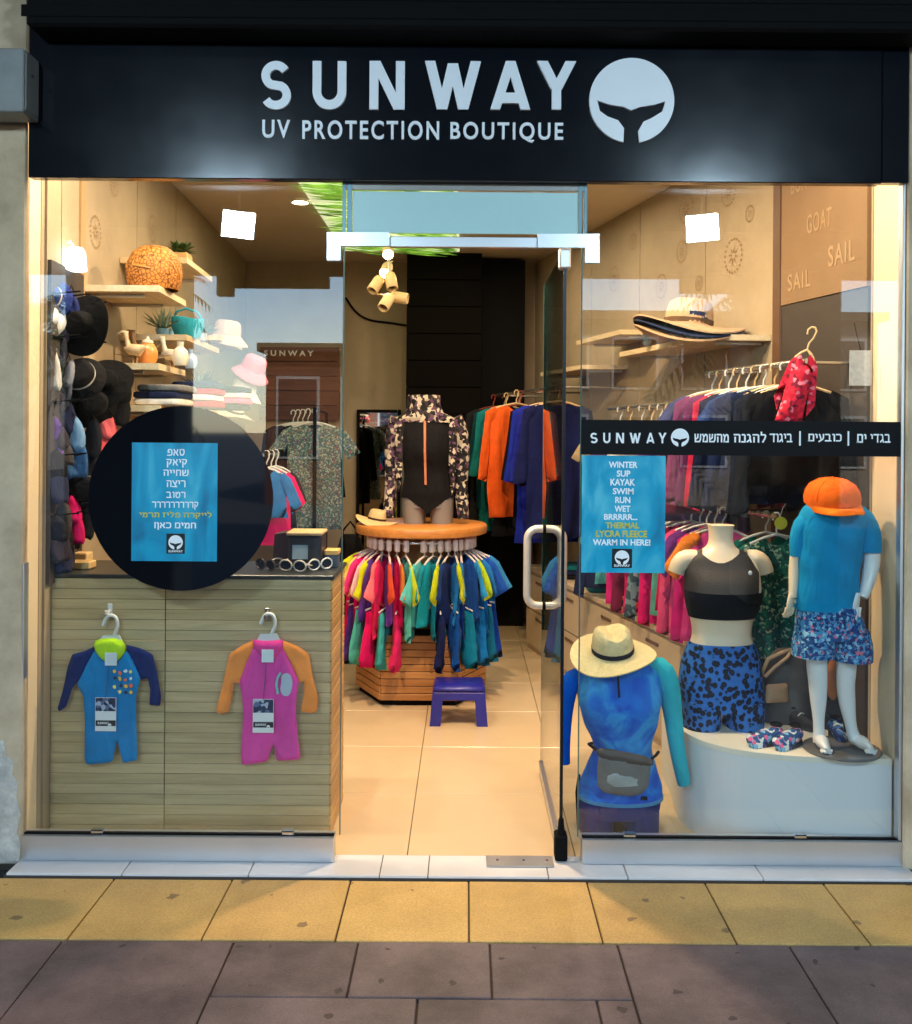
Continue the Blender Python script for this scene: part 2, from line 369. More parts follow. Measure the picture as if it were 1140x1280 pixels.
def bodyloft(rings, Y, n=24, seg=32, grow=0.0, ex=2.2, cut=None, cap=True, wr=0.0, seed=0):
    """rings: (py, centre px, half width px, half depth px, depth offset px) on the plane at depth Y"""
    s = Y / FPX; rs = random.Random(seed); ph = [rs.uniform(0, 6) for _ in range(4)]; R_ = []
    for py, cx, hw, hd, dy in catmull(rings, n):
        c = P(cx, py, Y); ring = ell((c.x, Y + dy * s, c.z), (hw) * s + grow, (hd) * s + grow, seg, ex)
        if wr:
            ring = [(x + (x - c.x) * wr * math.sin(9 * math.atan2(y - Y, x - c.x) + z * 26 + ph[0]) * .5 + (x - c.x) * wr * math.sin(z * 55 + ph[1] + 2 * math.atan2(y - Y, x - c.x)), y + (y - Y) * wr * math.sin(z * 40 + x * 60 + ph[2]), z) for x, y, z in ring]
        R_.append(ring)
    return MB().loft(R_, cap, cut)
def limb(pts, Y, n=14, seg=14, flat=1.0, mb=None):
    """pts: (px, py, radius px, depth offset px)"""
    s = Y / FPX; q = catmull(pts, n); pp = []; rr = []
    for px, py, r, dy in q: p = P(px, py, Y); p.y += dy * s; pp.append(p); rr.append(max(r, .5) * s)
    return (mb or MB()).tube(pp, rr, seg)

# ================================================================== SETTING
YG = 3.43                                  # glass plane
ZC = 2.89                                  # shop ceiling
def rw(Y): return 1.53 - .2325 * (Y - 3.68)       # right wall line
def lw(Y): return -1.545 - .058 * (Y - 3.53)      # left wall line
YB = 7.9
m_asph = surf('asphalt', (72, 72, 74), .9, var=.3, bump=.4, bscale=200)
struct(MB().box(-400, 400, -600, 40, -.3, -.06).build('ground', m_asph))
# --- pavement slabs
def slabmat(name, c, c2, spot, rough, bs, dens):
    m, t, b = newmat(name); L = t.links
    g = N(t, 'ShaderNodeNewGeometry'); pos = g.outputs['Position']
    n1 = N(t, 'ShaderNodeTexNoise', i_Scale=3.2, i_Detail=8.0, i_Roughness=.7); L.new(pos, n1.inputs['Vector'])
    oi = N(t, 'ShaderNodeObjectInfo'); ad = N(t, 'ShaderNodeMath', operation='MULTIPLY_ADD'); ad.inputs[1].default_value = .13; L.new(oi.outputs['Random'], ad.inputs[0]); L.new(n1.outputs[0], ad.inputs[2])
    r1 = ramp(t, [(.4, lin(c2)), (.75, lin(c))]); L.new(ad.outputs[0], r1.inputs[0])
    n3 = N(t, 'ShaderNodeTexNoise', i_Scale=bs, i_Detail=3.0); L.new(pos, n3.inputs['Vector'])
    r3 = ramp(t, [(.35, (.62, .6, .58, 1)), (.65, (1.12, 1.1, 1.08, 1))]); L.new(n3.outputs[0], r3.inputs[0])
    mx = N(t, 'ShaderNodeMix', data_type='RGBA', blend_type='MULTIPLY'); mx.inputs[0].default_value = .45; L.new(r1.outputs[0], mx.inputs[6]); L.new(r3.outputs[0], mx.inputs[7])
    # chewing gum and dirt spots
    nd = N(t, 'ShaderNodeTexNoise', i_Scale=26.0, i_Detail=2.0); L.new(pos, nd.inputs['Vector'])
    va = N(t, 'ShaderNodeVectorMath', operation='MULTIPLY_ADD'); va.inputs[1].default_value = (.045,) * 3; L.new(nd.outputs['Color'], va.inputs[0]); L.new(pos, va.inputs[2])
    vo = N(t, 'ShaderNodeTexVoronoi', voronoi_dimensions='2D', i_Scale=dens); L.new(va.outputs[0], vo.inputs['Vector'])
    sp = N(t, 'ShaderNodeSeparateColor'); L.new(vo.outputs['Color'], sp.inputs[0])
    th = N(t, 'ShaderNodeMath', operation='MULTIPLY'); th.inputs[1].default_value = .085; L.new(sp.outputs[0], th.inputs[0])
    lt = N(t, 'ShaderNodeMath', operation='LESS_THAN'); L.new(vo.outputs['Distance'], lt.inputs[0]); L.new(th.outputs[0], lt.inputs[1])
    g2 = N(t, 'ShaderNodeMath', operation='GREATER_THAN'); g2.inputs[1].default_value = .3; L.new(sp.outputs[1], g2.inputs[0])
    ml = N(t, 'ShaderNodeMath', operation='MULTIPLY'); L.new(lt.outputs[0], ml.inputs[0]); L.new(g2.outputs[0], ml.inputs[1])
    m7 = N(t, 'ShaderNodeMath', operation='MULTIPLY'); m7.inputs[1].default_value = .75; L.new(ml.outputs[0], m7.inputs[0])
    mx2 = N(t, 'ShaderNodeMix', data_type='RGBA'); L.new(m7.outputs[0], mx2.inputs[0]); L.new(mx.outputs[2], mx2.inputs[6]); mx2.inputs[7].default_value = lin(spot)
    L.new(mx2.outputs[2], b.inputs['Base Color']); b.inputs['Roughness'].default_value = rough
    bp = N(t, 'ShaderNodeBump', i_Strength=.35, i_Distance=.004); L.new(n3.outputs[0], bp.inputs['Height']); L.new(bp.outputs[0], b.inputs['Normal'])
    MATS[name] = m; return m
m_yel = slabmat('yellow_terrazzo', (212, 176, 106), (184, 150, 88), (104, 84, 54), .5, 130, 4.5)
m_pur = slabmat('mauve_slab', (120, 104, 106), (74, 63, 66), (34, 27, 26), .6, 160, 6.5)
m_joint = surf('grout', (70, 62, 55), .9)
pave = struct(MB().box(-14, 14, -4.2, 3.305, -.055, -.012).build('pavement', m_joint))
g = .0025
def slab(x0, x1, y0, y1, mat, top=0):
    dz = random.uniform(-.0012, .0012)
    MB().box(x0 + g, x1 - g, y0 + g, y1 - g, -.012, top + dz, .0025).build('slab', mat, pave)
for i in range(-9, 10):
    slab(.019 + .4 * i, .419 + .4 * i, 2.906, 3.3, m_yel)
for x0, x1 in ((-.68, -.31), (-.31, .08), (.08, .46)): slab(x0, x1, 2.615, 2.902, m_pur)
for x0, x1 in ((-.68, -.12), (-.12, .36), (.36, .46)): slab(x0, x1, 2.12, 2.615, m_pur)
for j in range(7):
    for x0, x1 in ((-3.23, -2.72), (-2.72, -2.21), (-2.21, -1.7), (-1.7, -1.19), (-1.19, -.68), (.46, .97), (.97, 1.48), (1.48, 1.99), (1.99, 2.5), (2.5, 3.01)):
        slab(x0, x1, 2.902 - .52 * (j + 1), 2.902 - .52 * j, m_pur)
for j in range(5):
    for x0, x1 in ((-.68, -.11), (-.11, .46)): slab(x0, x1, 2.12 - .52 * (j + 1), 2.12 - .52 * j, m_pur)
# --- marble threshold
m_marb = surf('white_marble', (214, 214, 216), .28, var=.1, scale=5, bump=.03)
thr = struct(MB().box(-1.56, 1.56, 3.306, 3.52, -.05, .004).build('threshold', m_joint))
for a, b in zip([-1.553, -1.16, -.73, -.285, -.12, .29, .56, 1.02, 1.553][:-1], [-1.16, -.73, -.285, -.12, .29, .56, 1.02, 1.553]):
    MB().box(a + .0015, b - .0015, 3.308, 3.47, 0, .012, .002).build('stone', m_marb, thr)
# --- interior floor with tiles
m_tile = surf('cream_floor_tile', (208, 184, 148), .22, var=.06, scale=3, bump=.02, bscale=20)
fl = struct(MB().box(-2.2, 2.0, 3.47, YB + .2, -.05, 0).build('floor', surf('tile_grout', (120, 105, 85), .9)))
for i in range(-3, 4):
    for j in range(8):
        x0 = -.2 + .6 * i; y0 = 3.474 + .6 * j
        MB().box(x0 + .0015, x0 + .5985, y0 + .0015, y0 + .5985, 0, .009, .0015).build('tile', m_tile, fl)
ZF = .009
# --- shop shell
m_wall = surf('beige_plaster', (168, 150, 124), .7, var=.16, scale=3.5, bump=.12, bscale=30)
m_ceil = surf('ceiling_paint', (200, 188, 170), .8, var=.06)
m_cream = surf('cream_paint', (226, 205, 170), .55, var=.06, bump=.05)
struct(MB().box(-2.4, 2.2, YG + .06, YB + .3, ZC, ZC + .15).build('ceiling', m_ceil))
lwo = struct(MB().plan([(lw(3.53), 3.53), (lw(YB + .2), YB + .2), (lw(YB) - .3, YB + .2), (-2.0, 3.53)], .0, ZC).build('wall_left', m_wall))
rwo = struct(MB().plan([(rw(3.68), 3.68), (2.1, 3.68), (2.1, YB + .2), (rw(YB + .2), YB + .2)], .0, ZC).build('wall_right', m_wall))
struct(MB().box(lw(YB) - .3, 1.4, YB, YB + .3, 0, ZC).build('wall_back', m_wall))
struct(MB().box(-2.0, -1.548, YG + .012, 3.53, .012, ZC).build('wall_left_reveal', m_cream))
struct(MB().box(1.534, 2.1, YG + .012, 3.68, .012, ZC).build('wall_right_reveal', m_cream))
# storey above, roof of the arcade and its outer beam
m_conc = surf('grey_plaster', (150, 142, 130), .85, var=.2, scale=2.5, bump=.25, bscale=25)
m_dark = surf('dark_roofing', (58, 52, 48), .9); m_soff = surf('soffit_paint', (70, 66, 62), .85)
struct(MB().box(-14, 14, -2.5, 12, 3.42, 9).build('upper_storey', m_conc))
struct(MB().box(-14, 14, -2.5, 3.36, 3.40, 3.418).build('soffit', m_soff))
struct(MB().box(-14, 14, -2.5, -2.2, 3.0, 3.4).build('arcade_beam', m_conc))
struct(MB().box(-14, -2.1, 3.35, 12, -.1, 3.415).build('wall_neighbour_left', m_conc))
struct(MB().box(2.12, 14, 3.35, 12, -.1, 3.415).build('wall_neighbour_right', m_conc))
struct(MB().box(-2.4, 2.2, YB + .31, 12, -.1, 3.415).build('wall_rear', m_conc))
# plaster piers left and right of the shop front
m_pier = surf('worn_pier_plaster', (212, 190, 158), .85, var=.35, scale=3.2, bump=.6, bscale=18, c2=(166, 144, 116))
pl = thing('pier', 'worn beige plaster pier at the left edge of the shop front', 'wall', (-1.8, 3.3, 0))
bm_ = MB(); Yp = 3.405; xr = P(30, 600, Yp).x - .006
rings = []
for k in range(40):
    z = 3.4 * k / 39; e = .007 * math.sin(z * 5) * (1 if z < 1.2 else .3); rings.append([(-2.4, Yp, z), (xr + e * .6, Yp, z), (xr + e * .6 + .006, Yp + .008, z), (xr + .006 + e * .6, 3.44, z), (-2.4, 3.44, z)])
bm_.loft(rings); bm_.build('plaster_face', m_pier, pl)
m_peel = surf('peeled_plaster', (205, 200, 190), .9, var=.4, scale=22, bump=.9, bscale=40)
patch = [(-1.72, .0), (-1.565, 0), (-1.558, .06), (-1.572, .11), (-1.56, .17), (-1.575, .23), (-1.57, .28), (-1.59, .31), (-1.585, .36), (-1.61, .37), (-1.62, .43), (-1.66, .42), (-1.72, .46)]
puff([(x + .012, z + .003) for x, z in patch], T=.006, sp=.02, fold=.001, y=Yp - .002).build('peeled_patch', m_peel, pl, smooth=True)
pr = thing('pier', 'narrow beige plaster pier at the right edge of the shop front', 'wall', (1.7, 3.3, 0))
xl = 1.5345
MB().box(xl, 2.4, 3.40, 3.44, 0, 3.4, .006).build('plaster_face', m_pier, pr)
# electric box on the left pier
eb = thing('electrical_box', 'grey metal box fixed high on the left pier beside the sign', 'box', (-1.55, 3.2, 2.7))
m_ebox = surf('galvanised_box', (132, 134, 132), .5, metal=.3, var=.3, scale=6, bump=.1)
q0 = P(30, 60, 3.26); q1 = P(30, 140, 3.26)
MB().box(-1.85, q0.x, 3.26, 3.376, q1.z, q0.z, .004).build('housing', m_ebox, eb)
MB().box(-1.80, -1.57, 3.377, 3.404, q1.z + .02, q0.z - .02).build('mounting_plate', m_ebox, eb)
MB().box(q0.x - .0005, q0.x + .004, 3.27, 3.366, q1.z + .012, q0.z - .012, .0015).build('lid', m_ebox, eb)
MB().tube([(q0.x + .003, 3.31, (q0.z + q1.z) / 2 + .03), (q0.x + .009, 3.31, (q0.z + q1.z) / 2 + .03)], .005, 10).build('screw', surf('bright_metal', (200, 200, 200), .25, metal=1, bump=0), eb)

# ================================================================== SHOP FRONT
fas = thing('shop_sign', 'wide black fascia sign with white shop name and round whale tail emblem', 'sign', (0, 3.38, 2.4))
def fasciamat():
    m, t, b = newmat('fascia_panel'); L = t.links
    b.inputs['Base Color'].default_value = (.004, .0055, .009, 1); b.inputs['Specular IOR Level'].default_value = .4
    g_ = N(t, 'ShaderNodeNewGeometry'); n = N(t, 'ShaderNodeTexNoise', i_Scale=9.0, i_Detail=5.0); L.new(g_.outputs['Position'], n.inputs['Vector'])
    r = ramp(t, [(.3, (.145,) * 3 + (1,)), (.7, (.175,) * 3 + (1,))]); L.new(n.outputs[0], r.inputs[0]); L.new(r.outputs[0], b.inputs['Roughness'])
    n2 = N(t, 'ShaderNodeTexNoise', i_Scale=2.2, i_Detail=2.0); L.new(g_.outputs['Position'], n2.inputs['Vector'])
    bp = N(t, 'ShaderNodeBump', i_Strength=.05, i_Distance=.02); L.new(n2.outputs[0], bp.inputs['Height']); L.new(bp.outputs[0], b.inputs['Normal'])
    MATS['fascia_panel'] = m; return m
m_fas = fasciamat()
YF = 3.38
a = P(35, 222, YF); b = P(1102, 229, YF); zb = (a.z + b.z) / 2
MB().box(a.x, b.x, YF, YF + .045, zb, 3.2, .003).build('panel', m_fas, fas)
MB().box(b.x + .002, P(1137, 230, YF).x, YF + .004, YF + .045, zb + .004, 3.2, .003).build('end_panel', m_fas, fas)
m_white = surf('white_acrylic', (232, 236, 240), .35, var=.02, bump=0)
for ch, x0, x1 in (('S', 327, 364), ('U', 391, 433), ('N', 462, 506), ('W', 531, 601), ('A', 613, 663), ('Y', 671, 720)):
    sign_letter(ch, (x0, x1, 77, 137.5), YF - .006, m_white, fas)
text_px('UV', (328, 362.5, 150, 172.5), YF - .003, m_white, fas, 'lettering', off=.018, space=1.25, thick=.003)
text_px('PROTECTION', (378, 549, 151, 174.5), YF - .003, m_white, fas, 'lettering', off=.018, space=1.25, thick=.003)
text_px('BOUTIQUE', (563, 704, 153, 178.5), YF - .003, m_white, fas, 'lettering', off=.018, space=1.25, thick=.003)
c = P(789, 127, YF); whale(c.x, c.z, 53 / FPX * YF, YF - .006, m_white, fas, 'emblem', .006)
# roller shutter housing over the sign
rs_ = thing('shutter_housing', 'black roller shutter housing above the fascia sign', 'housing', (0, 3.25, 3.0))
m_blk = surf('matt_black_metal', (8, 8, 9), .75, bump=.05, spec=.12)
zt = P(583, 36, 3.24).z
MB().box(P(42, 0, 3.3).x, 1.56, 3.24, 3.378, zt, 3.4, .01).build('cover', m_blk, rs_)
for k in range(3): MB().box(-1.49, 1.55, 3.236, 3.24, zt + .03 + .06 * k, zt + .07 + .06 * k, .003).build('slat', m_blk, rs_)

m_alu = surf('satin_aluminium', (205, 208, 212), .32, metal=.85, var=.05, scale=3, bump=.02)
m_glass = glassmat('window_glass')
def sill(x0, x1, label):
    t = thing('window_sill', label, 'sill', ((x0 + x1) / 2, 3.42, .012))
    MB().box(x0, x1, 3.405, 3.47, .012, .098, .002).build('profile', m_alu, t)
    MB().box(x0 + .001, x1 - .001, 3.420, 3.440, .098, .102).build('gasket', m_blk, t)
xs0 = P(30, 1060, YG).x; xs1 = P(418, 1060, YG).x; xs2 = P(727, 1060, YG).x; xs3 = P(1124, 1060, YG).x
sill(xs0, xs1, 'aluminium sill profile under the left shop window')
sill(xs2, xs3, 'aluminium sill profile under the right shop window')
GT = 2.56
zg = .1
lp = P(418, 640, YG).x
def pane(x0, x1, label):
    t = thing('window_pane', label, 'window', ((x0 + x1) / 2, YG, zg))
    MB().box(x0, x1, YG - .005, YG + .005, zg, GT).build('glass', m_glass, t)
    return t
wl = pane(-1.546, P(427, 640, YG).x, 'large clear glass pane of the left shop window')
wr_ = pane(P(726, 640, YG).x, 1.532, 'large clear glass pane of the right shop window')
m_edge = surf('glass_edge_green', (70, 105, 98), .2, bump=0, var=.05)
for t_, x in ((wl, P(427, 640, YG).x + .0025), (wr_, P(726, 640, YG).x - .0025)):
    MB().box(x - .0018, x + .0018, YG - .005, YG + .005, zg, 2.19).build('polished_edge', m_edge, t_)
# glazing clips at the foot of the panes
m_chrome = surf('chrome', (220, 220, 222), .15, metal=1, bump=0)
for t_, pxs in ((wl, (122, 360)), (wr_, (787, 1000))):
    for px in pxs:
        q = P(px, 1046, YG); MB().box(q.x - .022, q.x + .022, YG - .012, YG + .012, zg, zg + .014, .003).build('clip', m_chrome, t_)
# thin aluminium side profile of the right pane and left pane
MB().box(1.523, 1.533, YG - .02, YG + .02, .1, 2.42, .002).build('side_profile', m_alu, wr_)
MB().box(-1.552, -1.545, YG - .02, YG + .02, .1, 1.05, .002).build('side_profile', m_alu, wl)
# transom above the door: frosted glass
tr = thing('transom', 'frosted pale aqua transom panel above the glass door', 'transom', (P(581, 260, YG).x, YG, 2.2))
m_frost = surf('frosted_film', (176, 214, 214), .35, var=.03, bump=0)
pbox(441, 722, 240, 292, YG - .004, YG + .004, .001).build('frosted_panel', m_frost, tr)
m_teal = surf('glass_frame_edge', (96, 130, 140), .3, metal=.4, bump=0)
for x0, x1 in ((428, 432), (434, 440), (723, 728), (730, 734)):
    pbox(x0, x1, 228, 292, YG - .008, YG + .008, .001).build('edge_strip', m_teal, tr)
pbox(428, 734, 224, 238, YG - .006, YG + .006, .001).build('top_rail', surf('rail_grey', (140, 140, 136), .4, metal=.3), tr)
# door header with patch fittings
dh = thing('door_header', 'brushed aluminium L shaped patch fittings and rail over the doorway', 'door fitting', (P(581, 300, YG).x, YG, 2.1))
def lpoly(pts): return [(P(x, y, 3.415).x, P(x, y, 3.415).z) for x, y in pts]
MB().prism(lpoly([(409, 291), (487, 291), (487, 308), (426, 308), (426, 326), (409, 326)]), 3.405, 3.425).build('patch_fitting', m_alu, dh)
MB().prism(lpoly([(672, 293), (749, 293), (749, 329), (731, 329), (731, 310), (672, 310)]), 3.405, 3.425).build('patch_fitting', m_alu, dh)
pbox(487, 672, 296, 309, 3.418, 3.444, .002).build('rail', m_alu, dh)
# glass door standing open into the shop
XD = P(704, 700, YG).x
dr = thing('glass_door', 'frameless glass door standing open inward, with pull handle', 'door', (XD, YG, 0))
m_dglass = glassmat('door_glass', (.80, .84, .83), .06)
MB().box(XD - .005, XD + .005, YG + .02, 4.31, .03, 2.17).build('glass', m_dglass, dr)
m_dk = surf('dark_glass_edge', (18, 26, 28), .25, bump=0)
MB().box(XD - .0055, XD + .0055, YG + .008, YG + .02, .05, 2.17).build('hinge_edge', m_dk, dr)
MB().box(XD - .0055, XD + .0055, 4.31, 4.314, .03, 2.17).build('free_edge', m_edge, dr)
MB().box(XD - .014, XD + .014, YG + .03, 4.30, .03, .075, .003).build('bottom_rail', m_alu, dr)
MB().box(XD - .022, XD + .022, YG - .012, YG + .05, .014, .105, .006).build('pivot', m_blk, dr)
MB().tube([(XD, YG + .005, .105), (XD, YG + .005, .16)], [.014, .009], 12).build('pivot_cap', m_blk, dr)
MB().box(XD - .02, XD + .02, YG + .0, YG + .06, 2.10, 2.175, .005).build('top_pivot', m_alu, dr)
yh = 4.2; z0, z1 = P(678, 757, yh).z, P(678, 661, yh).z; w_ = 22.5 * yh / FPX; rc = .045
for s in (-1, 1):
    pts = [(XD + s * .004, yh, z1)]
    pts += [(XD + s * (w_ - rc + rc * math.sin(k * PI / 12)), yh, z1 - rc + rc * math.cos(k * PI / 12)) for k in range(7)]
    pts += [(XD + s * (w_ - rc + rc * math.cos(k * PI / 12)), yh, z0 + rc - rc * math.sin(k * PI / 12)) for k in range(7)]
    pts += [(XD + s * .004, yh, z0)]
    MB().tube(pts, .0165, 14).build('pull_handle', surf('white_enamel', (214, 208, 198), .3, metal=.2, bump=0), dr, smooth=True)
for z in (z0, z1): MB().tube([(XD - .012, yh, z), (XD + .012, yh, z)], .02, 14).build('handle_mount', m_blk, dr)
fs = thing('floor_spring_plate', 'brushed metal floor spring cover plate in the threshold', 'plate', (P(648, 1080, 3.42).x, 3.42, .012))
MB().box(P(608, 1080, 3.4).x, P(692, 1080, 3.4).x, 3.375, 3.46, .0125, .018, .002).build('cover', m_alu, fs)
for px in (622, 655, 684): MB().lathe([(0, .0), (.006, .0), (.005, .002), (0, .002)], 10, (P(px, 1080, 3.4).x, 3.42, .018)).build('screw', m_chrome, fs)
# round black decal and poster on the left pane
YD = YG - .0075
def disc(px, py, rpx, Y, t=.0008, n=72):
    c = P(px, py, Y); r = rpx / FPX * Y
    return MB().prism([(c.x + r * math.cos(2 * PI * k / n), c.z + r * math.sin(2 * PI * k / n)) for k in range(n)], Y - t, Y + t)
m_vin = surf('black_vinyl', (10, 14, 22), .03, var=.05, bump=0, spec=.8)
tag(disc(226, 623, 115.5, YD).build('window_decal', m_vin), 'big round black vinyl decal on the left window', 'decal')
def postermat():
    m, t, b = newmat('water_print'); L = t.links
    g_ = N(t, 'ShaderNodeNewGeometry'); mp = N(t, 'ShaderNodeMapping'); mp.inputs['Rotation'].default_value = (0, R(35), 0); mp.inputs['Scale'].default_value = (7, 7, 2.5); L.new(g_.outputs['Position'], mp.inputs['Vector'])
    n = N(t, 'ShaderNodeTexNoise', i_Scale=1.0, i_Detail=6.0, i_Distortion=1.0); L.new(mp.outputs[0], n.inputs['Vector'])
    r = ramp(t, [(.28, lin((0, 98, 138))), (.5, lin((0, 158, 196))), (.72, lin((104, 206, 222)))]); L.new(n.outputs[0], r.inputs[0]); L.new(r.outputs[0], b.inputs['Base Color'])
    b.inputs['Roughness'].default_value = .35
    MATS['water_print'] = m; return m
m_post = postermat(); m_ink = surf('white_ink', (240, 244, 246), .5, var=0, bump=0); m_yink = surf('yellow_ink', (206, 196, 60), .5, var=0, bump=0); m_bink = surf('black_ink', (10, 12, 16), .4, var=0, bump=0)
def poster(box, lines, label, logo):
    t = thing('poster', label, 'poster', P((box[0] + box[1]) / 2, box[3], YD - .003))
    pbox(box[0], box[1], box[2], box[3], YD - .003, YD - .0015, 0).build('sheet', m_post, t)
    for txt, x0, x1, y0, y1, yel in lines: text_px(txt, (x0, x1, y0, y1), YD - .0035, m_yink if yel else m_ink, t, 'lettering', off=.03, thick=.0003)
    pbox(logo[0], logo[1], logo[2], logo[3], YD - .0038, YD - .0031, 0).build('logo_box', m_bink, t)
    cx_ = (logo[0] + logo[1]) / 2; c = P(cx_, logo[2] + 11, YD - .0045); whale(c.x, c.z, 9 / FPX * YD, YD - .0045, m_ink, t, 'emblem', .0004)
    text_px('SUNWAY', (logo[0] + 2.5, logo[1] - 2.5, logo[3] - 4.5, logo[3] - 1.5), YD - .0045, m_ink, t, 'lettering', off=.02, thick=.0003)
heb = lambda s: s[::-1]
poster((164.5, 271.5, 553.5, 701.5), [(heb('סאפ'), 209, 231, 561, 570, 0), (heb('קיאק'), 208, 234, 573.5, 584.5, 0), (heb('שחייה'), 204, 236, 587, 595, 0), (heb('ריצה'), 208, 232, 600, 609, 0),
    (heb('רטוב'), 208, 232, 614.5, 622.5, 0), (heb('קררררררררר'), 190, 248, 627, 637, 0), (heb('לייקרה פליז תרמי'), 174, 265, 639, 648.5, 1), (heb('חמים כאן!'), 193, 245, 652.5, 662.5, 0)],
    'blue water poster with Hebrew text on the round black decal', (208, 231, 667, 692))
poster((727, 831.5, 569.5, 716), [('WINTER', 761, 797, 577, 585, 0), ('SUP', 771, 788, 588, 596, 0), ('KAYAK', 763, 794, 598.5, 607, 0), ('SWIM', 766, 792, 610, 618, 0), ('RUN', 769, 788, 621, 629, 0),
    ('WET', 768, 788, 632, 640, 0), ('BRRRRR...', 755, 797, 642.5, 650, 0), ('THERMAL', 757, 799, 653, 660.5, 1), ('LYCRA FLEECE', 745, 809, 663, 671.5, 1), ('WARM IN HERE!', 741, 813, 674, 682, 0)],
    'blue water poster with English text under the black banner', (765, 790, 686, 710))
m_bvin = surf('banner_black', (7, 8, 12), .55, var=.05, bump=0, spec=.15)
bn = thing('window_banner', 'long black banner strip with white lettering across the right window', 'banner', P(926, 569, YD))
pbox(726.5, 1127, 526, 569.5, YD - .0015, YD, 0).build('strip', m_bvin, bn)
for ch, x0, x1 in (('S', 738, 747), ('U', 754, 763), ('N', 770, 780), ('W', 787, 801), ('A', 808, 818), ('Y', 823, 833)):
    sign_letter(ch, (x0, x1, 541, 554), YD - .002, m_ink, bn, .1, .0004)
c = P(850, 547, YD - .002); whale(c.x, c.z, 11.3 / FPX * YD, YD - .002, m_ink, bn, 'emblem', .0004)
for s_, x0, x1, y0, y1 in (('מהשמש', 868, 911, 542, 553), ('להגנה', 917, 958, 539.5, 553.5), ('ביגוד', 962, 990.5, 542, 553), ('כובעים', 1010, 1052, 542, 553), ('בגדי', 1088, 1113, 542.5, 553.5), ('ים', 1071, 1083, 542.5, 553.5)):
    text_px(heb(s_), (x0, x1, y0, y1), YD - .002, m_ink, bn, 'lettering', off=.022, thick=.0003)
for px in (1000, 1060.5): pbox(px - 1, px + 1, 539, 557, YD - .0024, YD - .0016, 0).build('divider', m_ink, bn)
# small sticker low on the left pane
stk = thing('sticker', 'small red and white sticker at the bottom left window corner', 'sticker', P(46, 1050, YD))
pbox(35, 56, 1041, 1049, YD - .0006, YD, 0).build('sheet', surf('sticker_pink', (214, 150, 140), .5, var=.1), stk)
for x0, x1 in ((36.5, 40), (42, 48), (50, 53)): pbox(x0, x1, 1043, 1047.5, YD - .001, YD - .0007, 0).build('print_mark', surf('red_ink', (150, 60, 54), .5, var=0, bump=0), stk)

# ================================================================== LIGHT FITTINGS
m_trim = surf('lamp_trim', (225, 220, 210), .4, bump=0)
m_led = glow('warm_led', WARM, 14)
SOFTWARM = (1, .80, .58)
def downlight(x, y, label, power=LAMP, size=.09, col=SOFTWARM):
    t = thing('ceiling_downlight', label, 'lamp', (x, y, ZC), 'recessed ceiling downlights')
    MB().lathe([(.065, -.002), (.065, -.012), (.05, -.014), (.046, -.004), (.046, -.001)], 20, (x, y, ZC)).build('trim_ring', m_trim, t, smooth=True)
    MB().lathe([(0, -.003), (.045, -.003), (.045, -.001), (0, -.001)], 20, (x, y, ZC)).build('lens', m_led, t)
    l = bpy.data.lights.new('lamp_light', 'AREA'); l.shape = 'DISK'; l.size = size; l.energy = power; l.color = col; l.spread = R(178)
    o = bpy.data.objects.new('lamp_light', l); COL.objects.link(o); o.parent = t; o.location = (0, 0, -.02)
for x, y, p, where in ((-1.22, 3.51, 1.5, 'over the blue baby swimsuit'), (-.72, 3.51, 1.5, 'over the pink baby swimsuit'), (.05, 3.95, 6.2, 'just inside the doorway'), (.62, 3.54, 1.2, 'over the straw hat in the right window'), (1.18, 3.52, 1.2, 'over the white platform'),
                       (-1.0, 4.6, .8, 'over the left wall shelves'), (.6, 4.5, .8, 'over the right clothes rails'), (-.25, 4.75, 1.3, 'in the middle of the shop floor'), (.4, 5.6, 1.0, 'over the drawer cabinet'),
                       (-1.0, 5.8, .5, 'over the far end of the left wall'), (.15, 6.6, .7, 'at the back of the shop near the dark column')):
    downlight(x, y, 'small round ceiling downlight ' + where, LAMP * p, .09, WARM if p > 5 else SOFTWARM)
# ceiling spot cluster seen through the doorway
m_can = surf('cream_can', (226, 200, 150), .45, bump=0)
m_bulb = glow('lit_bulb', (1, .78, .45), 40)
def spot(px, py, Y, lit, tilt, label):
    p = P(px, py, Y); t = thing('spotlight', label, 'lamp', p, 'ceiling spotlights by the doorway', tilt)
    mb = MB().lathe([(0, .055), (.03, .055), (.036, .03), (.036, -.05), (.031, -.055), (.029, -.03), (0, -.028)], 18)
    put('can', mb.mesh('can', True), m_can, t, world=False)
    put('lens', MB().lathe([(0, -.027), (.028, -.03), (.0, -.033)], 18).mesh('lens', True), m_bulb if lit else surf('dark_lens', (60, 50, 40), .2, bump=0), t, world=False)
    put('arm', MB().tube([(0, 0, .05), (0, .0, .1), (.0, .02, .16)], .006, 8).mesh('arm', True), m_can, t, world=False)
    if lit:
        l = bpy.data.lights.new('bulb_light', 'SPOT'); l.energy = 4; l.color = WARM; l.spot_size = R(80); l.shadow_soft_size = .03
        o = bpy.data.objects.new('bulb_light', l); COL.objects.link(o); o.parent = t; o.location = (0, 0, -.05)
Ys = 6.0
spot(485, 315, Ys, True, (R(-62), 0, R(5)), 'lit spotlight glaring at the top of the doorway')
spot(483, 337, Ys + .1, True, (R(-55), 0, R(-10)), 'lit spotlight just below the glaring one')
spot(470, 356, Ys, False, (R(-30), R(28), 0), 'unlit cream spotlight, leftmost of the cluster')
spot(489, 352, Ys, False, (R(-25), R(-12), 0), 'unlit cream spotlight, topmost can of the cluster')
spot(483, 378, Ys - .1, False, (R(-38), R(25), 0), 'unlit cream spotlight, lowest of the cluster')
spot(499, 372, Ys, False, (R(-8), R(-80), 0), 'unlit cream spotlight, rightmost of the cluster')
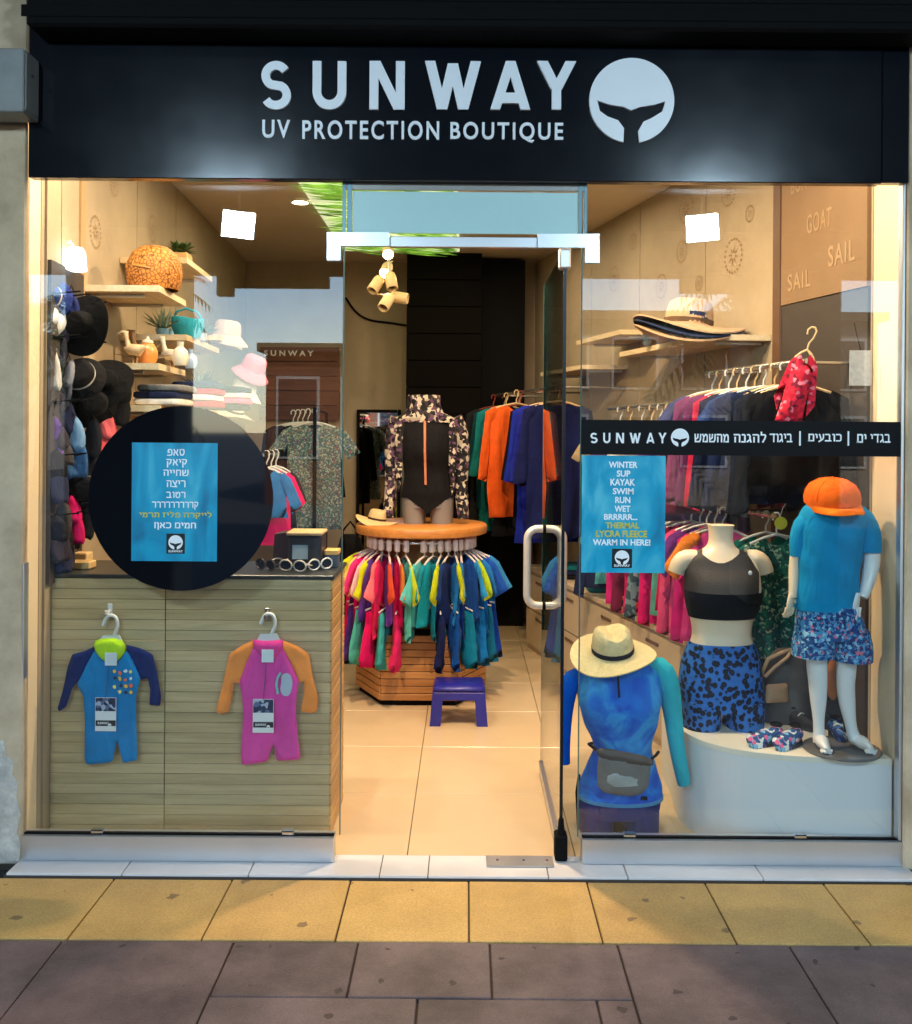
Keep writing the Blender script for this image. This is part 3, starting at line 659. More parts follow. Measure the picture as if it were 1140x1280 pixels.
rail_ = thing('lighting_track', 'pale ceiling track carrying the spotlight cluster', 'track', (P(484, 330, Ys).x, Ys, ZC))
xx = P(484, 330, Ys).x
MB().box(xx - .02, xx + .02, 5.2, 6.9, ZC - .03, ZC - .002, .003).build('track_bar', m_trim, rail_)
MB().tube([(xx, Ys + .03, ZC - .03), (xx + .01, Ys + .03, P(484, 356, Ys).z)], .008, 8).build('drop_rod', m_trim, rail_)
# outdoor floodlights on the arcade soffit, mirrored in the glass
m_flood = glow('cool_led_panel', (.60, .83, 1.0), 135)
def flood(px, py, Yv, label):
    p = P(px, py, Yv); p.y = 2 * YG - Yv
    t = thing('floodlight', label, 'floodlight', p, 'arcade floodlights'); W, H = .125, .1
    M_ = Matrix.Translation(p) @ (Vector((0, 3.38, 2.55)) - Vector((0, p.y, p.z))).to_track_quat('Y', 'Z').to_matrix().to_4x4()
    MB().box(-W - .012, W + .012, -.05, 0, -H - .012, H + .012, .006).tf(M_).build('housing', surf('flood_grey', (70, 72, 74), .5), t)
    MB().box(-W, W, .0, .003, -H, H).tf(M_ @ Matrix.Rotation(R(7 if px < 500 else -6), 4, 'Y')).build('led_panel', m_flood, t)
    MB().tube([p + Vector((0, -.03, 0)), Vector((p.x, p.y - .03, 3.4))], .012, 8).build('drop_rod', m_trim, t)
flood(298, 281, 7.7, 'cool white floodlight mirrored in the left window')
flood(878, 285, 7.7, 'cool white floodlight mirrored in the right window')
# third small lamp: white glass wall lamp above the hat wall
t = thing('wall_lamp', 'small white glowing wall lamp above the hats at far left', 'lamp', P(94, 324, 3.75))
Mx = Matrix.Translation(P(94, 325, 3.75))
MB().lathe([(0, .048), (.028, .046), (.037, .03), (.043, -.04), (.0, -.042)], 20).tf(Mx).build('shade', glow('white_lamp', (.9, .96, 1), 1.6), t, smooth=True)
MB().tube([(0, 0, .04), (-.02, .0, .07), (-.12, .02, .07)], .006, 8).tf(Mx).build('arm', m_trim, t)

# ================================================================== FIXTURES: LEFT COUNTER
YC = 3.62
m_slat = wood('counter_slat_wood', (158, 138, 96), (196, 174, 130), 'X', .5)
m_slat2 = wood('side_slat_wood', (176, 128, 70), (206, 156, 92), 'Y', .5)
ct = thing('display_counter', 'long wood slatted counter panel behind the left window', 'counter', (-1.0, YC, ZF))
xa, xm, xb = lw(3.62) + .012, P(206, 880, YC).x, P(412, 880, YC).x
zt = P(230, 722, YC).z
MB().box(xa, xb - .003, YC + .012, YC + .36, ZF + .001, zt - .005).build('carcass', surf('counter_core', (92, 74, 46), .8), ct)
ns = 25; hh = (zt - ZF - .01) / ns
sm = {}
for k in range(ns):
    for i, (x0, x1) in enumerate(((xa, xm - .0015), (xm + .0015, xb))):
        if i not in sm: sm[i] = MB().box(x0, x1, YC, YC + .0125, .0005, hh - .0008, .0012).mesh('slat')
        o = put('slat', sm[i], m_slat, ct); o.location = (0, random.uniform(-.0006, .0006), ZF + .005 + k * hh)
    if 2 not in sm: sm[2] = MB().box(xb - .003, xb + .008, YC + .002, YC + .36, .001, hh - .0025, .0025).mesh('slat')
    o = put('slat', sm[2], m_slat2, ct); o.location = (0, 0, ZF + .005 + k * hh)
MB().box(xa, xb + .014, YC - .004, YC + .38, zt - .004, zt + .012, .003).build('worktop', surf('dark_worktop', (44, 46, 46), .3, bump=.02), ct)
# --- baby swimsuits hung on the counter
def pp(pts, Y): return [(P(x, y, Y).x, P(x, y, Y).z) for x, y in pts]
def swimsuit(label, dx, dy, body, sleeves, collar, cols, seed, hookc, printk):
    Y = YC - .03; t = thing('baby_swimsuit', label, 'swimsuit', P(dx + 140, 830, Y))
    sh = lambda pts: [(x + dx, y + dy) for x, y in pts]
    bd = puff(smoothpoly(pp(body, Y), 1, .08), .009, .009, .014, .0042, seed, Y).build('body', fab(cols[0]), t, True)
    for k, s in enumerate(sleeves): puff(smoothpoly(pp(s, Y), 1, .08), .009, .009, .012, .0042, seed + k + 1, Y + .003).build('sleeve', fab(cols[1]), t, True)
    puff(smoothpoly(pp(collar, Y)), .016, .010, .016, .001, seed + 5, Y - .004).build('collar', fab(cols[2]), t, True)
    return t, Y
bodyA = [(118, 812), (130, 826), (146, 827), (160, 812), (172, 838), (176, 848), (170, 870), (170, 905), (172, 950), (153, 954), (146, 925), (141, 952), (108, 956), (105, 950), (106, 900), (104, 870), (96, 856), (104, 838)]
slA = [[(118, 808), (106, 814), (90, 818), (84, 834), (78, 862), (71, 886), (73, 890), (82, 884), (90, 860), (99, 850), (110, 834), (119, 816)],
       [(158, 806), (174, 810), (190, 818), (196, 840), (201, 872), (199, 883), (186, 882), (187, 862), (184, 848), (176, 850), (168, 832), (158, 814)]]
t1, Ys1 = swimsuit('baby swimsuit in bright blue with navy sleeves and lime collar', 0, 0, bodyA, slA, [(117, 802), (128, 797), (150, 797), (158, 806), (156, 818), (144, 828), (132, 828), (120, 816)], ((20, 132, 196), (22, 40, 100), (190, 236, 40)), 3, 0, 0)
bodyB = [(318, 806), (328, 818), (342, 818), (352, 806), (362, 826), (374, 852), (371, 868), (370, 890), (373, 925), (376, 948), (346, 952), (341, 930), (334, 952), (302, 956), (301, 940), (304, 890), (302, 870), (299, 853), (308, 828)]
slB = [[(318, 800), (304, 806), (286, 818), (282, 838), (276, 866), (270, 888), (274, 892), (286, 890), (290, 868), (292, 854), (299, 855), (308, 832), (319, 808)],
       [(352, 800), (372, 808), (386, 818), (390, 842), (397, 872), (396, 888), (390, 892), (376, 888), (380, 870), (380, 852), (374, 854), (364, 832), (352, 810)]]
t2, Ys2 = swimsuit('baby swimsuit in pink with orange sleeves', 200, 0, bodyB, slB, [(316, 798), (326, 800), (344, 800), (354, 798), (354, 812), (346, 824), (330, 824), (318, 812)], ((232, 72, 168), (252, 150, 62), (232, 62, 150)), 13, 0, 0)
m_hang = surf('white_plastic', (214, 216, 214), .35, bump=0, var=.05)
def hook_pts(px, py, Y, s=1.0):   # hook of a plastic hanger, opening to the left
    return [P(px - 8 * s, py + 14 * s, Y), P(px - 5 * s, py + 6 * s, Y), P(px + 1 * s, py + 1 * s, Y), P(px + 8 * s, py + 4 * s, Y), P(px + 10 * s, py + 14 * s, Y), P(px + 6 * s, py + 25 * s, Y), P(px + 2 * s, py + 33 * s, Y)]
for t_, px, py in ((t1, 137, 768), (t2, 334, 766)):
    Y = YC - .03; hp = hook_pts(px, py, Y)
    h = MB().tube([Vector(q) for q in catmull([tuple(q) for q in hp], 20)], .0065, 8)
    h.prism(pp([(px - 13, py + 34), (px - 8, py + 26), (px + 12, py + 26), (px + 16, py + 34), (px + 10, py + 44), (px - 8, py + 44)], Y), Y - .006, Y + .006)
    h.build('hanger', m_hang, t_, True)
    # swing tag: printed card in four bands
    tx = 119 if t_ is t1 else 316; ty = 872 if t_ is t1 else 874
    card = pbox(tx, tx + 26, ty, ty + 42, Y - .0225, Y - .0205, 0).build('swing_tag', surf('tag_white', (232, 232, 230), .5, var=.02, bump=0), t_)
    pbox(tx + .5, tx + 25.5, ty + .5, ty + 17, Y - .0235, Y - .0226, 0).build('photo_print', pattern('tag_photo', [(0, (30, 40, 66)), (.4, (90, 104, 140)), (.6, (170, 180, 200)), (.8, (40, 52, 84))], 60, 'cells'), card)
    pbox(tx + .5, tx + 25.5, ty + 28.5, ty + 35.5, Y - .0235, Y - .0226, 0).build('black_band', m_bink, card)
    text_px('SUNWAY', (tx + 3, tx + 17, ty + 30.4, ty + 33.4), Y - .0242, m_ink, card, 'lettering', off=.02, thick=.0003)
    c = P(tx + 21, ty + 32, Y); whale(c.x, c.z, .0062, Y - .0242, m_ink, card, 'emblem', .0003)
    MB().tube([P(tx + 13, ty + 1, Y - .022), P(tx + 15, ty - 20, Y - .019), P(tx + 17, ty - 48, Y - .019)], .0014, 6).build('zip', surf('zip_dark', (30, 60, 110) if t_ is t1 else (150, 40, 110), .5), t_)
    lx = 131 if t_ is t1 else 327; ly = 816 if t_ is t1 else 812
    pbox(lx, lx + 15, ly, ly + 16, Y - .0225, Y - .021, .0005).build('neck_label', surf('label_white', (210, 222, 226), .6, var=.04), t_)
# hooks on the counter
for px, py, lab in ((138, 758, 'small white adhesive hook holding the blue baby swimsuit'), (334, 764, 'small metal hook holding the pink baby swimsuit')):
    t = thing('wall_hook', lab, 'hook', P(px, py, YC))
    q = P(px, py, YC); mt = m_hang if px < 200 else m_chrome
    MB().box(q.x - .009, q.x + .009, YC - .006, YC - .001, q.z - .032, q.z + .012, .003).build('plate', mt, t)
    MB().tube([(q.x, YC - .004, q.z - .014), (q.x, YC - .026, q.z - .022), (q.x, YC - .04, q.z - .02), (q.x, YC - .043, q.z - .008)], .005, 8).build('peg', mt, t)
# chest prints of the suits
Y = YC - .03 - .0145
fc = [(240, 190, 50), (240, 110, 50), (210, 232, 240), (250, 230, 120), (30, 40, 80)]
rr = random.Random(4)
for k in range(16):
    x = 144 + (k % 4) * 6.3 + rr.uniform(-1, 1); y = 840 + (k // 4) * 8.5 + rr.uniform(-1.5, 1.5)
    if k == 12: continue
    pl_ = [(x + rr.uniform(1.5, 3) * math.cos(a * 1.05 + k), y + rr.uniform(1.5, 3.4) * math.sin(a * 1.05 + k)) for a in range(6)]
    MB().prism(pp(pl_, Y), Y - .0006, Y + .001).build('chest_print', surf('print_%d' % (k % 5), fc[k % 5], .6, var=.05, bump=0), t1)
pear = [(357, 841), (363, 843), (366, 852), (364, 864), (361, 870), (354, 870), (350, 863), (352, 852), (351, 845)]
MB().prism(pp(smoothpoly(pear), Y), Y - .0006, Y + .001).build('chest_print', surf('print_grey', (176, 190, 206), .6, bump=0), t2)
arc = [(346 + 0, 868), (344, 856), (346, 846), (350, 840), (352, 842), (348, 848), (347, 857), (349, 867)]
MB().prism(pp(arc, Y), Y - .0006, Y + .001).build('chest_print', surf('print_2g', (120, 200, 190), .6, bump=0), t2)

# --- things on the counter
ZT = zt + .012
Yk = YC + .2
def onz(px, Y): return P(px, 700, Y).x
t = thing('cash_terminal', 'dark point of sale terminal on the counter beside the doorway', 'terminal', (onz(375, Yk), Yk, ZT))
m_pos = surf('dark_plastic', (34, 28, 26), .45, bump=.02)
x0, x1 = onz(362, Yk), onz(404, Yk)
MB().box(x0, x1, Yk - .05, Yk + .09, ZT, ZT + .13, .008).build('body', m_pos, t)
MB().box(x0 - .004, x1 + .004, Yk - .06, Yk + .09, ZT + .131, ZT + .145, .004).build('lid', surf('tan_lid', (190, 158, 110), .5), t)
MB().box(x0 + .02, x0 + .08, Yk - .0525, Yk - .0505, ZT + .04, ZT + .095).build('screen', surf('pale_screen', (170, 190, 200), .2, bump=0), t)
t = thing('card_stand', 'dark brown upright stand beside the till terminal', 'stand', (onz(348, Yk), Yk + .02, ZT))
MB().prism([(onz(340, Yk), ZT), (onz(362, Yk), ZT), (onz(362, Yk), ZT + .14), (onz(343, Yk), ZT + .13)], Yk, Yk + .1).build('panel', surf('brown_lacquer', (58, 32, 24), .4), t)
MB().box(onz(340, Yk), onz(362, Yk), Yk - .02, Yk + .12, ZT, ZT + .008, .002).build('foot', m_pos, t)
t = thing('receipt_box', 'small yellow topped box at the counter end', 'box', (onz(411, Yk), Yk, ZT))
MB().box(onz(406, Yk), onz(422, Yk), Yk, Yk + .07, ZT, ZT + .05, .003).build('box', surf('steel_blue', (70, 80, 96), .5), t)
MB().box(onz(405, Yk), onz(423, Yk), Yk - .003, Yk + .073, ZT + .05, ZT + .07, .003).build('lid', surf('amber_lid', (224, 170, 90), .5), t)
m_lens = surf('sunglass_lens', (30, 32, 36), .08, bump=0)
for k, (px, c_) in enumerate(((330, (60, 52, 46)), (352, (140, 130, 120)), (366, (200, 190, 175)), (398, (210, 208, 204)))):
    x = onz(px, YC + .08); y = YC + .08; t = thing('sunglasses', ['dark', 'grey', 'cream', 'white'][k] + ' framed sunglasses lying on the counter edge', 'sunglasses', (x, y, ZT))
    mf = surf('frame_%d' % k, c_, .3, bump=0)
    for s in (-1, 1):
        MB().tube([(x + s * .03 + .026 * math.cos(a * PI / 8), y, ZT + .024 + .02 * math.sin(a * PI / 8)) for a in range(17)], .0035, 6).build('rim', mf, t)
        MB().prism([(x + s * .03 + .025 * math.cos(a * PI / 8), ZT + .024 + .019 * math.sin(a * PI / 8)) for a in range(16)], y - .001, y + .001).build('lens', m_lens, t)
        MB().tube([(x + s * .056, y, ZT + .03), (x + s * .06, y + .06, ZT + .02), (x + s * .058, y + .12, ZT + .004)], .0025, 6).build('temple', mf, t)
    t.rotation_euler.z = R((-40, 28, -18, 46)[k]); t.location.y += (.03, .07, .0, .05)[k]
# pale boards lying at the left end of the counter
for k, (a, b_, c_, e) in enumerate(((47, 112, .1, .03), (46, 108, .2, .05))):
    x0, x1 = onz(a, YC + c_), onz(b_, YC + c_)
    tag(MB().box(x0, x1, YC + c_, YC + c_ + .07, ZT + .001, ZT + e, .004).build('wooden_board', wood('pale_pine', (206, 168, 110), (232, 200, 148), 'X')), ['thin pale wooden board on the counter by the left jamb', 'thicker pale wooden board behind the thin one on the counter'][k], 'board')

# ================================================================== LEFT WALL: shelves and goods
m_pine = wood('shelf_wood', (196, 172, 132), (222, 200, 162), 'Y', .5)
m_dkp = surf('dark_panel', (58, 48, 40), .7, var=.2)
def wallboard(y0, y1, z0, z1, mat, parent, name='panel', t=.012, side='L', off=0.0):
    f = lw if side == 'L' else rw; s = 1 if side == 'L' else -1
    poly = [(f(y0) + s * off, y0), (f(y1) + s * off, y1), (f(y1) + s * (off + t), y1), (f(y0) + s * (off + t), y0)]
    return MB().plan(poly, z0, z1).build(name, mat, parent)
m_print = pattern('printed_board', [(0, (150, 122, 84)), (.028, (168, 140, 100)), (.05, (196, 168, 124)), (1, (204, 176, 134))], 7, 'voronoi', .05, .7, 'LINEAR')
# emblem-stamped boards cover both walls
m_brd = surf('board_tan', (168, 150, 122), .7, var=.14, scale=6, bump=.12, bscale=40)
for y0, y1 in ((3.56, 3.70), (3.71, 3.9), (3.96, 4.72), (4.73, 5.5), (5.51, 6.6), (6.61, 7.85)): wallboard(y0, y1, .02, ZC - .002, m_brd, lwo, 'board', .01)
wallboard(3.565, 3.92, .95, P(75, 335, 3.75).z, m_dkp, lwo, 'dark_peg_panel', .014, 'L', .0105)
wallboard(3.905, 3.955, .02, ZC - .003, surf('panel_post', (176, 142, 96), .6), lwo, 'post', .018)
ORN = surf('stamp_brown', (150, 116, 74), .8, var=.2)
def stamp(Y, z, r, wall, side='L', star=True):
    f = lw if side == 'L' else rw; s = 1 if side == 'L' else -1; x = f(Y) + s * .0125
    sl_ = -.058 if side == 'L' else -.2325
    mb = MB()
    for k in range(20):
        a = 2 * PI * k / 20; y_ = Y + r * math.cos(a); z_ = z + r * math.sin(a); y2 = Y + (r - .012) * math.cos(a + .15); z2 = z + (r - .012) * math.sin(a + .15)
        y3 = Y + r * math.cos(a + .2); z3 = z + r * math.sin(a + .2)
        mb.add([(x + sl_ * (q - Y) + s * .0008, q, w2) for q, w2 in ((y_, z_), (y2, z2), (y3, z3))], [(0, 1, 2)])
    for k in range(8):
        a = 2 * PI * k / 8; mb.add([(x + sl_ * (q - Y) + s * .0008, q, w2) for q, w2 in ((Y + r * .2 * math.cos(a), z + r * .2 * math.sin(a)), (Y + r * .65 * math.cos(a + .2), z + r * .65 * math.sin(a + .2)), (Y + r * .2 * math.cos(a + .5), z + r * .2 * math.sin(a + .5)))], [(0, 1, 2)])
    mb.build('stamped_emblem', ORN, wall)
for Y, z, r in ((4.1, 2.35, .07), (4.35, 2.62, .06), (5.0, 2.55, .07), (5.9, 2.5, .08), (4.05, 2.65, .05)): stamp(Y, z, r, lwo)
def wshelf(y0, y1, z, label, dep=.32, side='L', th=.026):
    f = lw if side == 'L' else rw; s = 1 if side == 'L' else -1
    t = thing('wall_shelf', label, 'shelf', ((f(y0) + s * dep / 2), (y0 + y1) / 2, z))
    MB().plan([(f(y0) + s * .012, y0), (f(y1) + s * .012, y1), (f(y1) + s * dep, y1), (f(y0) + s * dep, y0)], z - th, z).build('board', m_pine, t)
    for yy in (y0 + .08, y1 - .08): MB().box(f(yy) + s * .012, f(yy) + s * (dep - .08), yy - .008, yy + .008, z - th - .014, z - th - .0005, .002).build('bracket', m_alu, t)
    return t
S1, S2, S3, S4, S5, S6 = 2.106, 1.955, 1.79, 2.306, 1.62, 2.03
wshelf(3.95, 4.42, S1, 'left wall shelf carrying the woven rattan dome')
wshelf(4.44, 5.2, S2, 'left wall shelf carrying the turquoise bucket')
wshelf(3.95, 4.42, S3, 'left wall shelf with orange jar and wooden bird')
wshelf(4.44, 5.0, S4, 'highest left wall shelf, with the potted plant')
wshelf(3.97, 5.2, S5, 'lowest left wall shelf piled with folded clothes')
wshelf(5.24, 5.9, S6, 'short far shelf on the left wall under the pale hat')
def shx(px, Y): return P(px, 500, Y).x
# rattan dome
t = thing('rattan_dome', 'round woven orange rattan dome on the left wall shelf', 'basket', (shx(193, 4.1), 4.1, S1))
m_rat = pattern('rattan_weave', [(0, (70, 34, 12)), (.05, (120, 66, 24)), (.12, (196, 128, 58)), (1, (214, 150, 76))], 62, 'voronoi', .01, .6, 'LINEAR', 'DISTANCE_TO_EDGE')
c = P(193, 338, 4.1); rd = 34 * 4.1 / FPX
prof = [(rd * .86, -.0), (rd * .97, rd * .3), (rd, rd * .62), (rd * .95, rd * 1.0), (rd * .78, rd * 1.35), (rd * .5, rd * 1.55), (rd * .15, rd * 1.63), (.002, rd * 1.63)]
MB().lathe(prof, 36, (c.x, 4.1, S1 + .002)).build('woven_shell', m_rat, t, True)
mbx = MB(); rr = random.Random(2)
for k in range(46):
    a = rr.uniform(0, 6.28); el_ = rr.uniform(.1, 1.2); p0 = Vector((c.x, 4.1, S1 + rd * .6)); dv = Vector((math.cos(a) * math.cos(el_), math.sin(a) * math.cos(el_), math.sin(el_)))
    tv = dv.orthogonal().normalized(); tv = Matrix.Rotation(rr.uniform(0, 6), 3, dv) @ tv
    pts = [p0 + (dv + tv * u).normalized() * rd * 1.015 for u in (-.35, -.15, .05, .25, .4)]
    mbx.tube(pts, .0035, 5)
mbx.build('cane_strands', surf('cane', (204, 140, 66), .5, var=.3, scale=30), t, True)['kind'] = 'stuff'
# plants
def plant(px, Y, z, r, h, label, potc, leafc, n=70, spiky=False, pot='box'):
    x = shx(px, Y); t = thing('potted_plant', label, 'plant', (x, Y, z)); ph = r * .75
    if pot == 'box': MB().box(x - r * .7, x + r * .7, Y - r * .7, Y + r * .7, z + .0005, z + ph, .004).build('pot', surf('pot_%d' % potc[0], potc, .6), t)
    else: MB().lathe([(0, .0005), (r * .5, .0005), (r * .7, ph), (r * .62, ph), (r * .58, ph * .8), (0, ph * .8)], 20, (x, Y, z)).build('pot', surf('pot_%d' % potc[0], potc, .4), t, True)
    mb = MB(); rr = random.Random(int(px))
    for k in range(n):
        a = rr.uniform(0, 6.28); e_ = rr.uniform(.25, 1.35); L_ = rr.uniform(.6, 1) * h * (1 if spiky else .95)
        dv = Vector((math.cos(a) * math.cos(e_), math.sin(a) * math.cos(e_), math.sin(e_))); b0 = Vector((x, Y, z + ph)) + Vector((math.cos(a), math.sin(a), 0)) * r * rr.uniform(0, .35)
        sd = dv.cross(Vector((0, 0, 1))).normalized() * (L_ * (.06 if spiky else .13)); mid = b0 + dv * L_ * .55; tip = b0 + dv * L_ + Vector((0, 0, -.12 * L_))
        if spiky: mb.add([b0 - sd, b0 + sd, mid + sd * .8, tip, mid - sd * .8], [(0, 1, 2, 3, 4)])
        else: mb.add([mid - dv * L_ * .25, mid + sd, tip, mid - sd], [(0, 1, 2, 3)]); mb.add([b0, b0 + sd * .15, mid], [(0, 1, 2)])
    mb.build('leaves', surf('leaf_%d_%d' % (leafc[0], leafc[1]), leafc, .5, var=.5, scale=40), t)
plant(224, 4.62, S4, .065, .085, 'bushy green plant in a tan box on the top left shelf', (196, 160, 104), (52, 86, 34), 160)
plant(203, 4.56, S2, .05, .13, 'spiky grey green plant in a blue bowl on the left shelf', (110, 160, 190), (120, 140, 120), 40, True, 'bowl')
plant(250, 4.75, S2 + .0, .05, .1, 'small grey leaf plant beside the turquoise bucket', (190, 200, 205), (110, 130, 100), 50, True, 'bowl')
plant(176, 4.2, S3, .04, .16, 'tall silvery twig plant behind the wooden bird', (150, 120, 90), (170, 160, 140), 26, True, 'bowl')
plant(250, 4.5, S3 - .12, .05, .12, 'dark green spiky plant above the folded clothes', (60, 60, 60), (40, 60, 50), 60, True, 'bowl')
# turquoise bucket
x = shx(234, 4.6); t = thing('bucket', 'turquoise fabric bucket on the left wall shelf', 'bucket', (x, 4.6, S2))
MB().lathe([(0, .001), (.055, .001), (.072, .05), (.072, .09), (.066, .092), (.062, .05), (0, .01)], 24, (x, 4.6, S2), lambda p, a, r: (p.x + .004 * math.sin(3 * a), p.y, p.z + .006 * math.sin(2 * a))).build('shell', fab((40, 150, 170)), t, True)
MB().tube([(x - .068, 4.6, S2 + .085), (x - .05, 4.58, S2 + .12), (x, 4.57, S2 + .135), (x + .05, 4.58, S2 + .12), (x + .068, 4.6, S2 + .085)], .005, 8).build('handle', fab((40, 150, 170)), t, True)
# orange jar, wooden birds, vases
x = shx(184, 4.05); t = thing('jar', 'rounded orange ceramic jar with lid on the left shelf', 'jar', (x, 4.05, S3))
MB().lathe([(0, .001), (.03, .001), (.042, .03), (.04, .06), (.026, .085), (.02, .09), (0, .09)], 22, (x, 4.05, S3)).build('pot', surf('orange_glaze', (206, 128, 58), .35), t, True)
MB().lathe([(.024, .09), (.022, .1), (.008, .106), (.006, .116), (0, .118)], 18, (x, 4.05, S3)).build('lid', surf('cream_glaze', (220, 200, 170), .4), t, True)
def bird(px, Y, z, s, c_, label):
    x = shx(px, Y); t = thing('bird_figure', label, 'figurine', (x, Y, z))
    MB().tube([(x - .05 * s, Y, z + .075 * s), (x - .02 * s, Y, z + .07 * s), (x + .02 * s, Y, z + .065 * s), (x + .05 * s, Y, z + .085 * s)], [.006 * s, .028 * s, .03 * s, .008 * s], 12).build('body', surf('bird_%d' % c_[0], c_, .6, var=.3, scale=30), t, True)
    MB().tube([(x - .03 * s, Y, z + .08 * s), (x - .04 * s, Y, z + .12 * s), (x - .045 * s, Y, z + .15 * s), (x - .062 * s, Y, z + .15 * s), (x - .085 * s, Y, z + .142 * s)], [.014 * s, .01 * s, .016 * s, .011 * s, .002 * s], 10).build('head', surf('bird_%d' % c_[0], c_, .6), t, True)
    for q in (-.006, .012): MB().tube([(x + q * s, Y, z + .045 * s), (x + q * s, Y - .004, z + .001)], .0035 * s, 6).build('leg', surf('birdleg', (180, 140, 90), .6), t)
bird(168, 4.0, S3, .85, (206, 178, 140), 'pale carved wooden bird next to the orange jar')
bird(214, 4.3, S3, .9, (226, 214, 190), 'white carved bird on the shelf right of the orange jar')
bird(178, 4.35, S3, 1.1, (150, 110, 70), 'brown carved bird behind the orange jar')
for px, Y, z, c_, h, lab in ((225, 4.1, S3, (214, 204, 180), .1, 'cream bottle vase near the shelf corner'), (238, 4.3, S3, (150, 170, 190), .085, 'pale blue vase behind the cream vase'), (216, 4.8, S2, (120, 170, 200), .07, 'small light blue pot between spiky plant and bucket')):
    x = shx(px, Y); t = thing('vase', lab, 'vase', (x, Y, z))
    MB().lathe([(0, .001), (h * .26, .001), (h * .36, h * .35), (h * .28, h * .65), (h * .13, h * .8), (h * .15, h), (h * .12, h), (0, h * .7)], 18, (x, Y, z)).build('body', surf('vase_%d' % c_[0], c_, .35), t, True)
    MB().lathe([(h * .15, h), (h * .17, h * 1.02), (h * .13, h * 1.03), (h * .12, h)], 18, (x, Y, z)).build('lip', surf('vase_%d' % c_[0], c_, .35), t, True)
# stacks of folded clothes
def folded(x, y, z, w_, d_, cols, where, group):
    for k, (cn, c_) in enumerate(cols):
        h = .028; zz = z + .001 + k * (h + .001)
        tag(puffbox(x + random.uniform(-.008, .008), y + random.uniform(-.008, .008), zz, w_, d_, h).build('folded_shirt', fab(c_), None, True), '%s folded garment, %s up in the %s' % (cn, ORD[k], where), 'clothes', group)
def puffbox(x, y, z, w_, d_, h):
    mb = MB(); rings = []
    for u, r_ in ((0, .9), (.15, .98), (.5, 1.0), (.85, .98), (1, .9)): rings.append(ell((x, y, z + h * u), w_ / 2 * r_, d_ / 2 * r_, 20, 6))
    return mb.loft(rings)
red, navy, white_, blk, pinkc, teal = ('red', (176, 30, 46)), ('navy', (30, 38, 70)), ('white', (222, 216, 206)), ('black', (26, 24, 26)), ('pink', (232, 110, 150)), ('teal', (20, 100, 110))
folded(shx(205, 4.1), 4.12, S5, .2, .26, [white_, navy, ('grey', (120, 118, 116))], 'pile below the wooden birds', 'folded clothes on the left shelf')
folded(shx(248, 4.45), 4.45, S5, .2, .26, [red, white_, red, navy], 'middle pile of the low left shelf', 'folded clothes on the left shelf')
folded(shx(285, 4.9), 4.9, S5, .2, .26, [blk, pinkc, white_, blk], 'far pile of the low left shelf', 'folded clothes on the left shelf')

# ================================================================== HATS
def hatmesh(kind, s=1.0, seed=0):
    """crown up along +z, brim at z=0; returns (crown, brim, band) meshes builders"""
    rr = random.Random(seed); p1 = rr.uniform(0, 6)
    if kind == 'fedora': Rb, rc, hc, am = .175, .085, .105, .016
    elif kind == 'floppy': Rb, rc, hc, am = .2, .085, .10, .028
    else: Rb, rc, hc, am = .135, .085, .095, .008
    def brim(p, a, r):
        k = max(0, (r - rc * s) / ((Rb - rc) * s)); dz = -.012 * k if kind != 'bucket' else -.055 * k
        return (p.x, p.y * 1.06, p.z + s * (dz + am * k * math.sin(2 * a + p1)))
    def crown(p, a, r):
        k = p.z / (hc * s); dent = 0
        if kind == 'fedora' and k > .75: dent = -.035 * math.exp(-(p.x / (.03 * s)) ** 2) * s * (k - .75) * 4 * .9
        pin = 1 - (.10 * max(0, k - .4) * (1 if math.sin(a) < 0 else .3) * abs(math.cos(a)) if kind == 'fedora' else 0)
        return (p.x * pin, p.y * 1.1, p.z + dent)
    b = MB().lathe([(rc * .97 * s, .004 * s), (rc * 1.1 * s, .001 * s), (rc * 1.5 * s, 0), (Rb * .85 * s, 0), (Rb * s, 0), (Rb * s, -.005 * s), (Rb * .85 * s, -.005 * s), (rc * 1.5 * s, -.005 * s), (rc * .97 * s, -.004 * s)], 40, fn=brim)
    cr = MB().lathe([(rc * s, 0), (rc * .99 * s, hc * .3 * s), (rc * .95 * s, hc * .6 * s), (rc * .86 * s, hc * .85 * s), (rc * .68 * s, hc * .97 * s), (rc * .4 * s, hc * s), (rc * .15 * s, hc * s), (.002, hc * s)], 32, fn=crown)
    bd = MB().lathe([(rc * 1.015 * s, .004 * s), (rc * 1.02 * s, .022 * s), (rc * .99 * s, .023 * s)], 32, fn=crown)
    return cr, b, bd
def hat(label, loc, rot, kind, c1, c2=None, s=1.0, seed=0, mat=None, group=None, name='sun_hat'):
    t = thing(name, label, 'hat', loc, group, rot); cr, b, bd = hatmesh(kind, s, seed); m = mat or fab(c1)
    put('crown', cr.mesh('crown', True), m, t, world=False); put('brim', b.mesh('brim', True), m, t, world=False)
    if c2: put('band', bd.mesh('band', True), fab(c2), t, world=False)
    return t
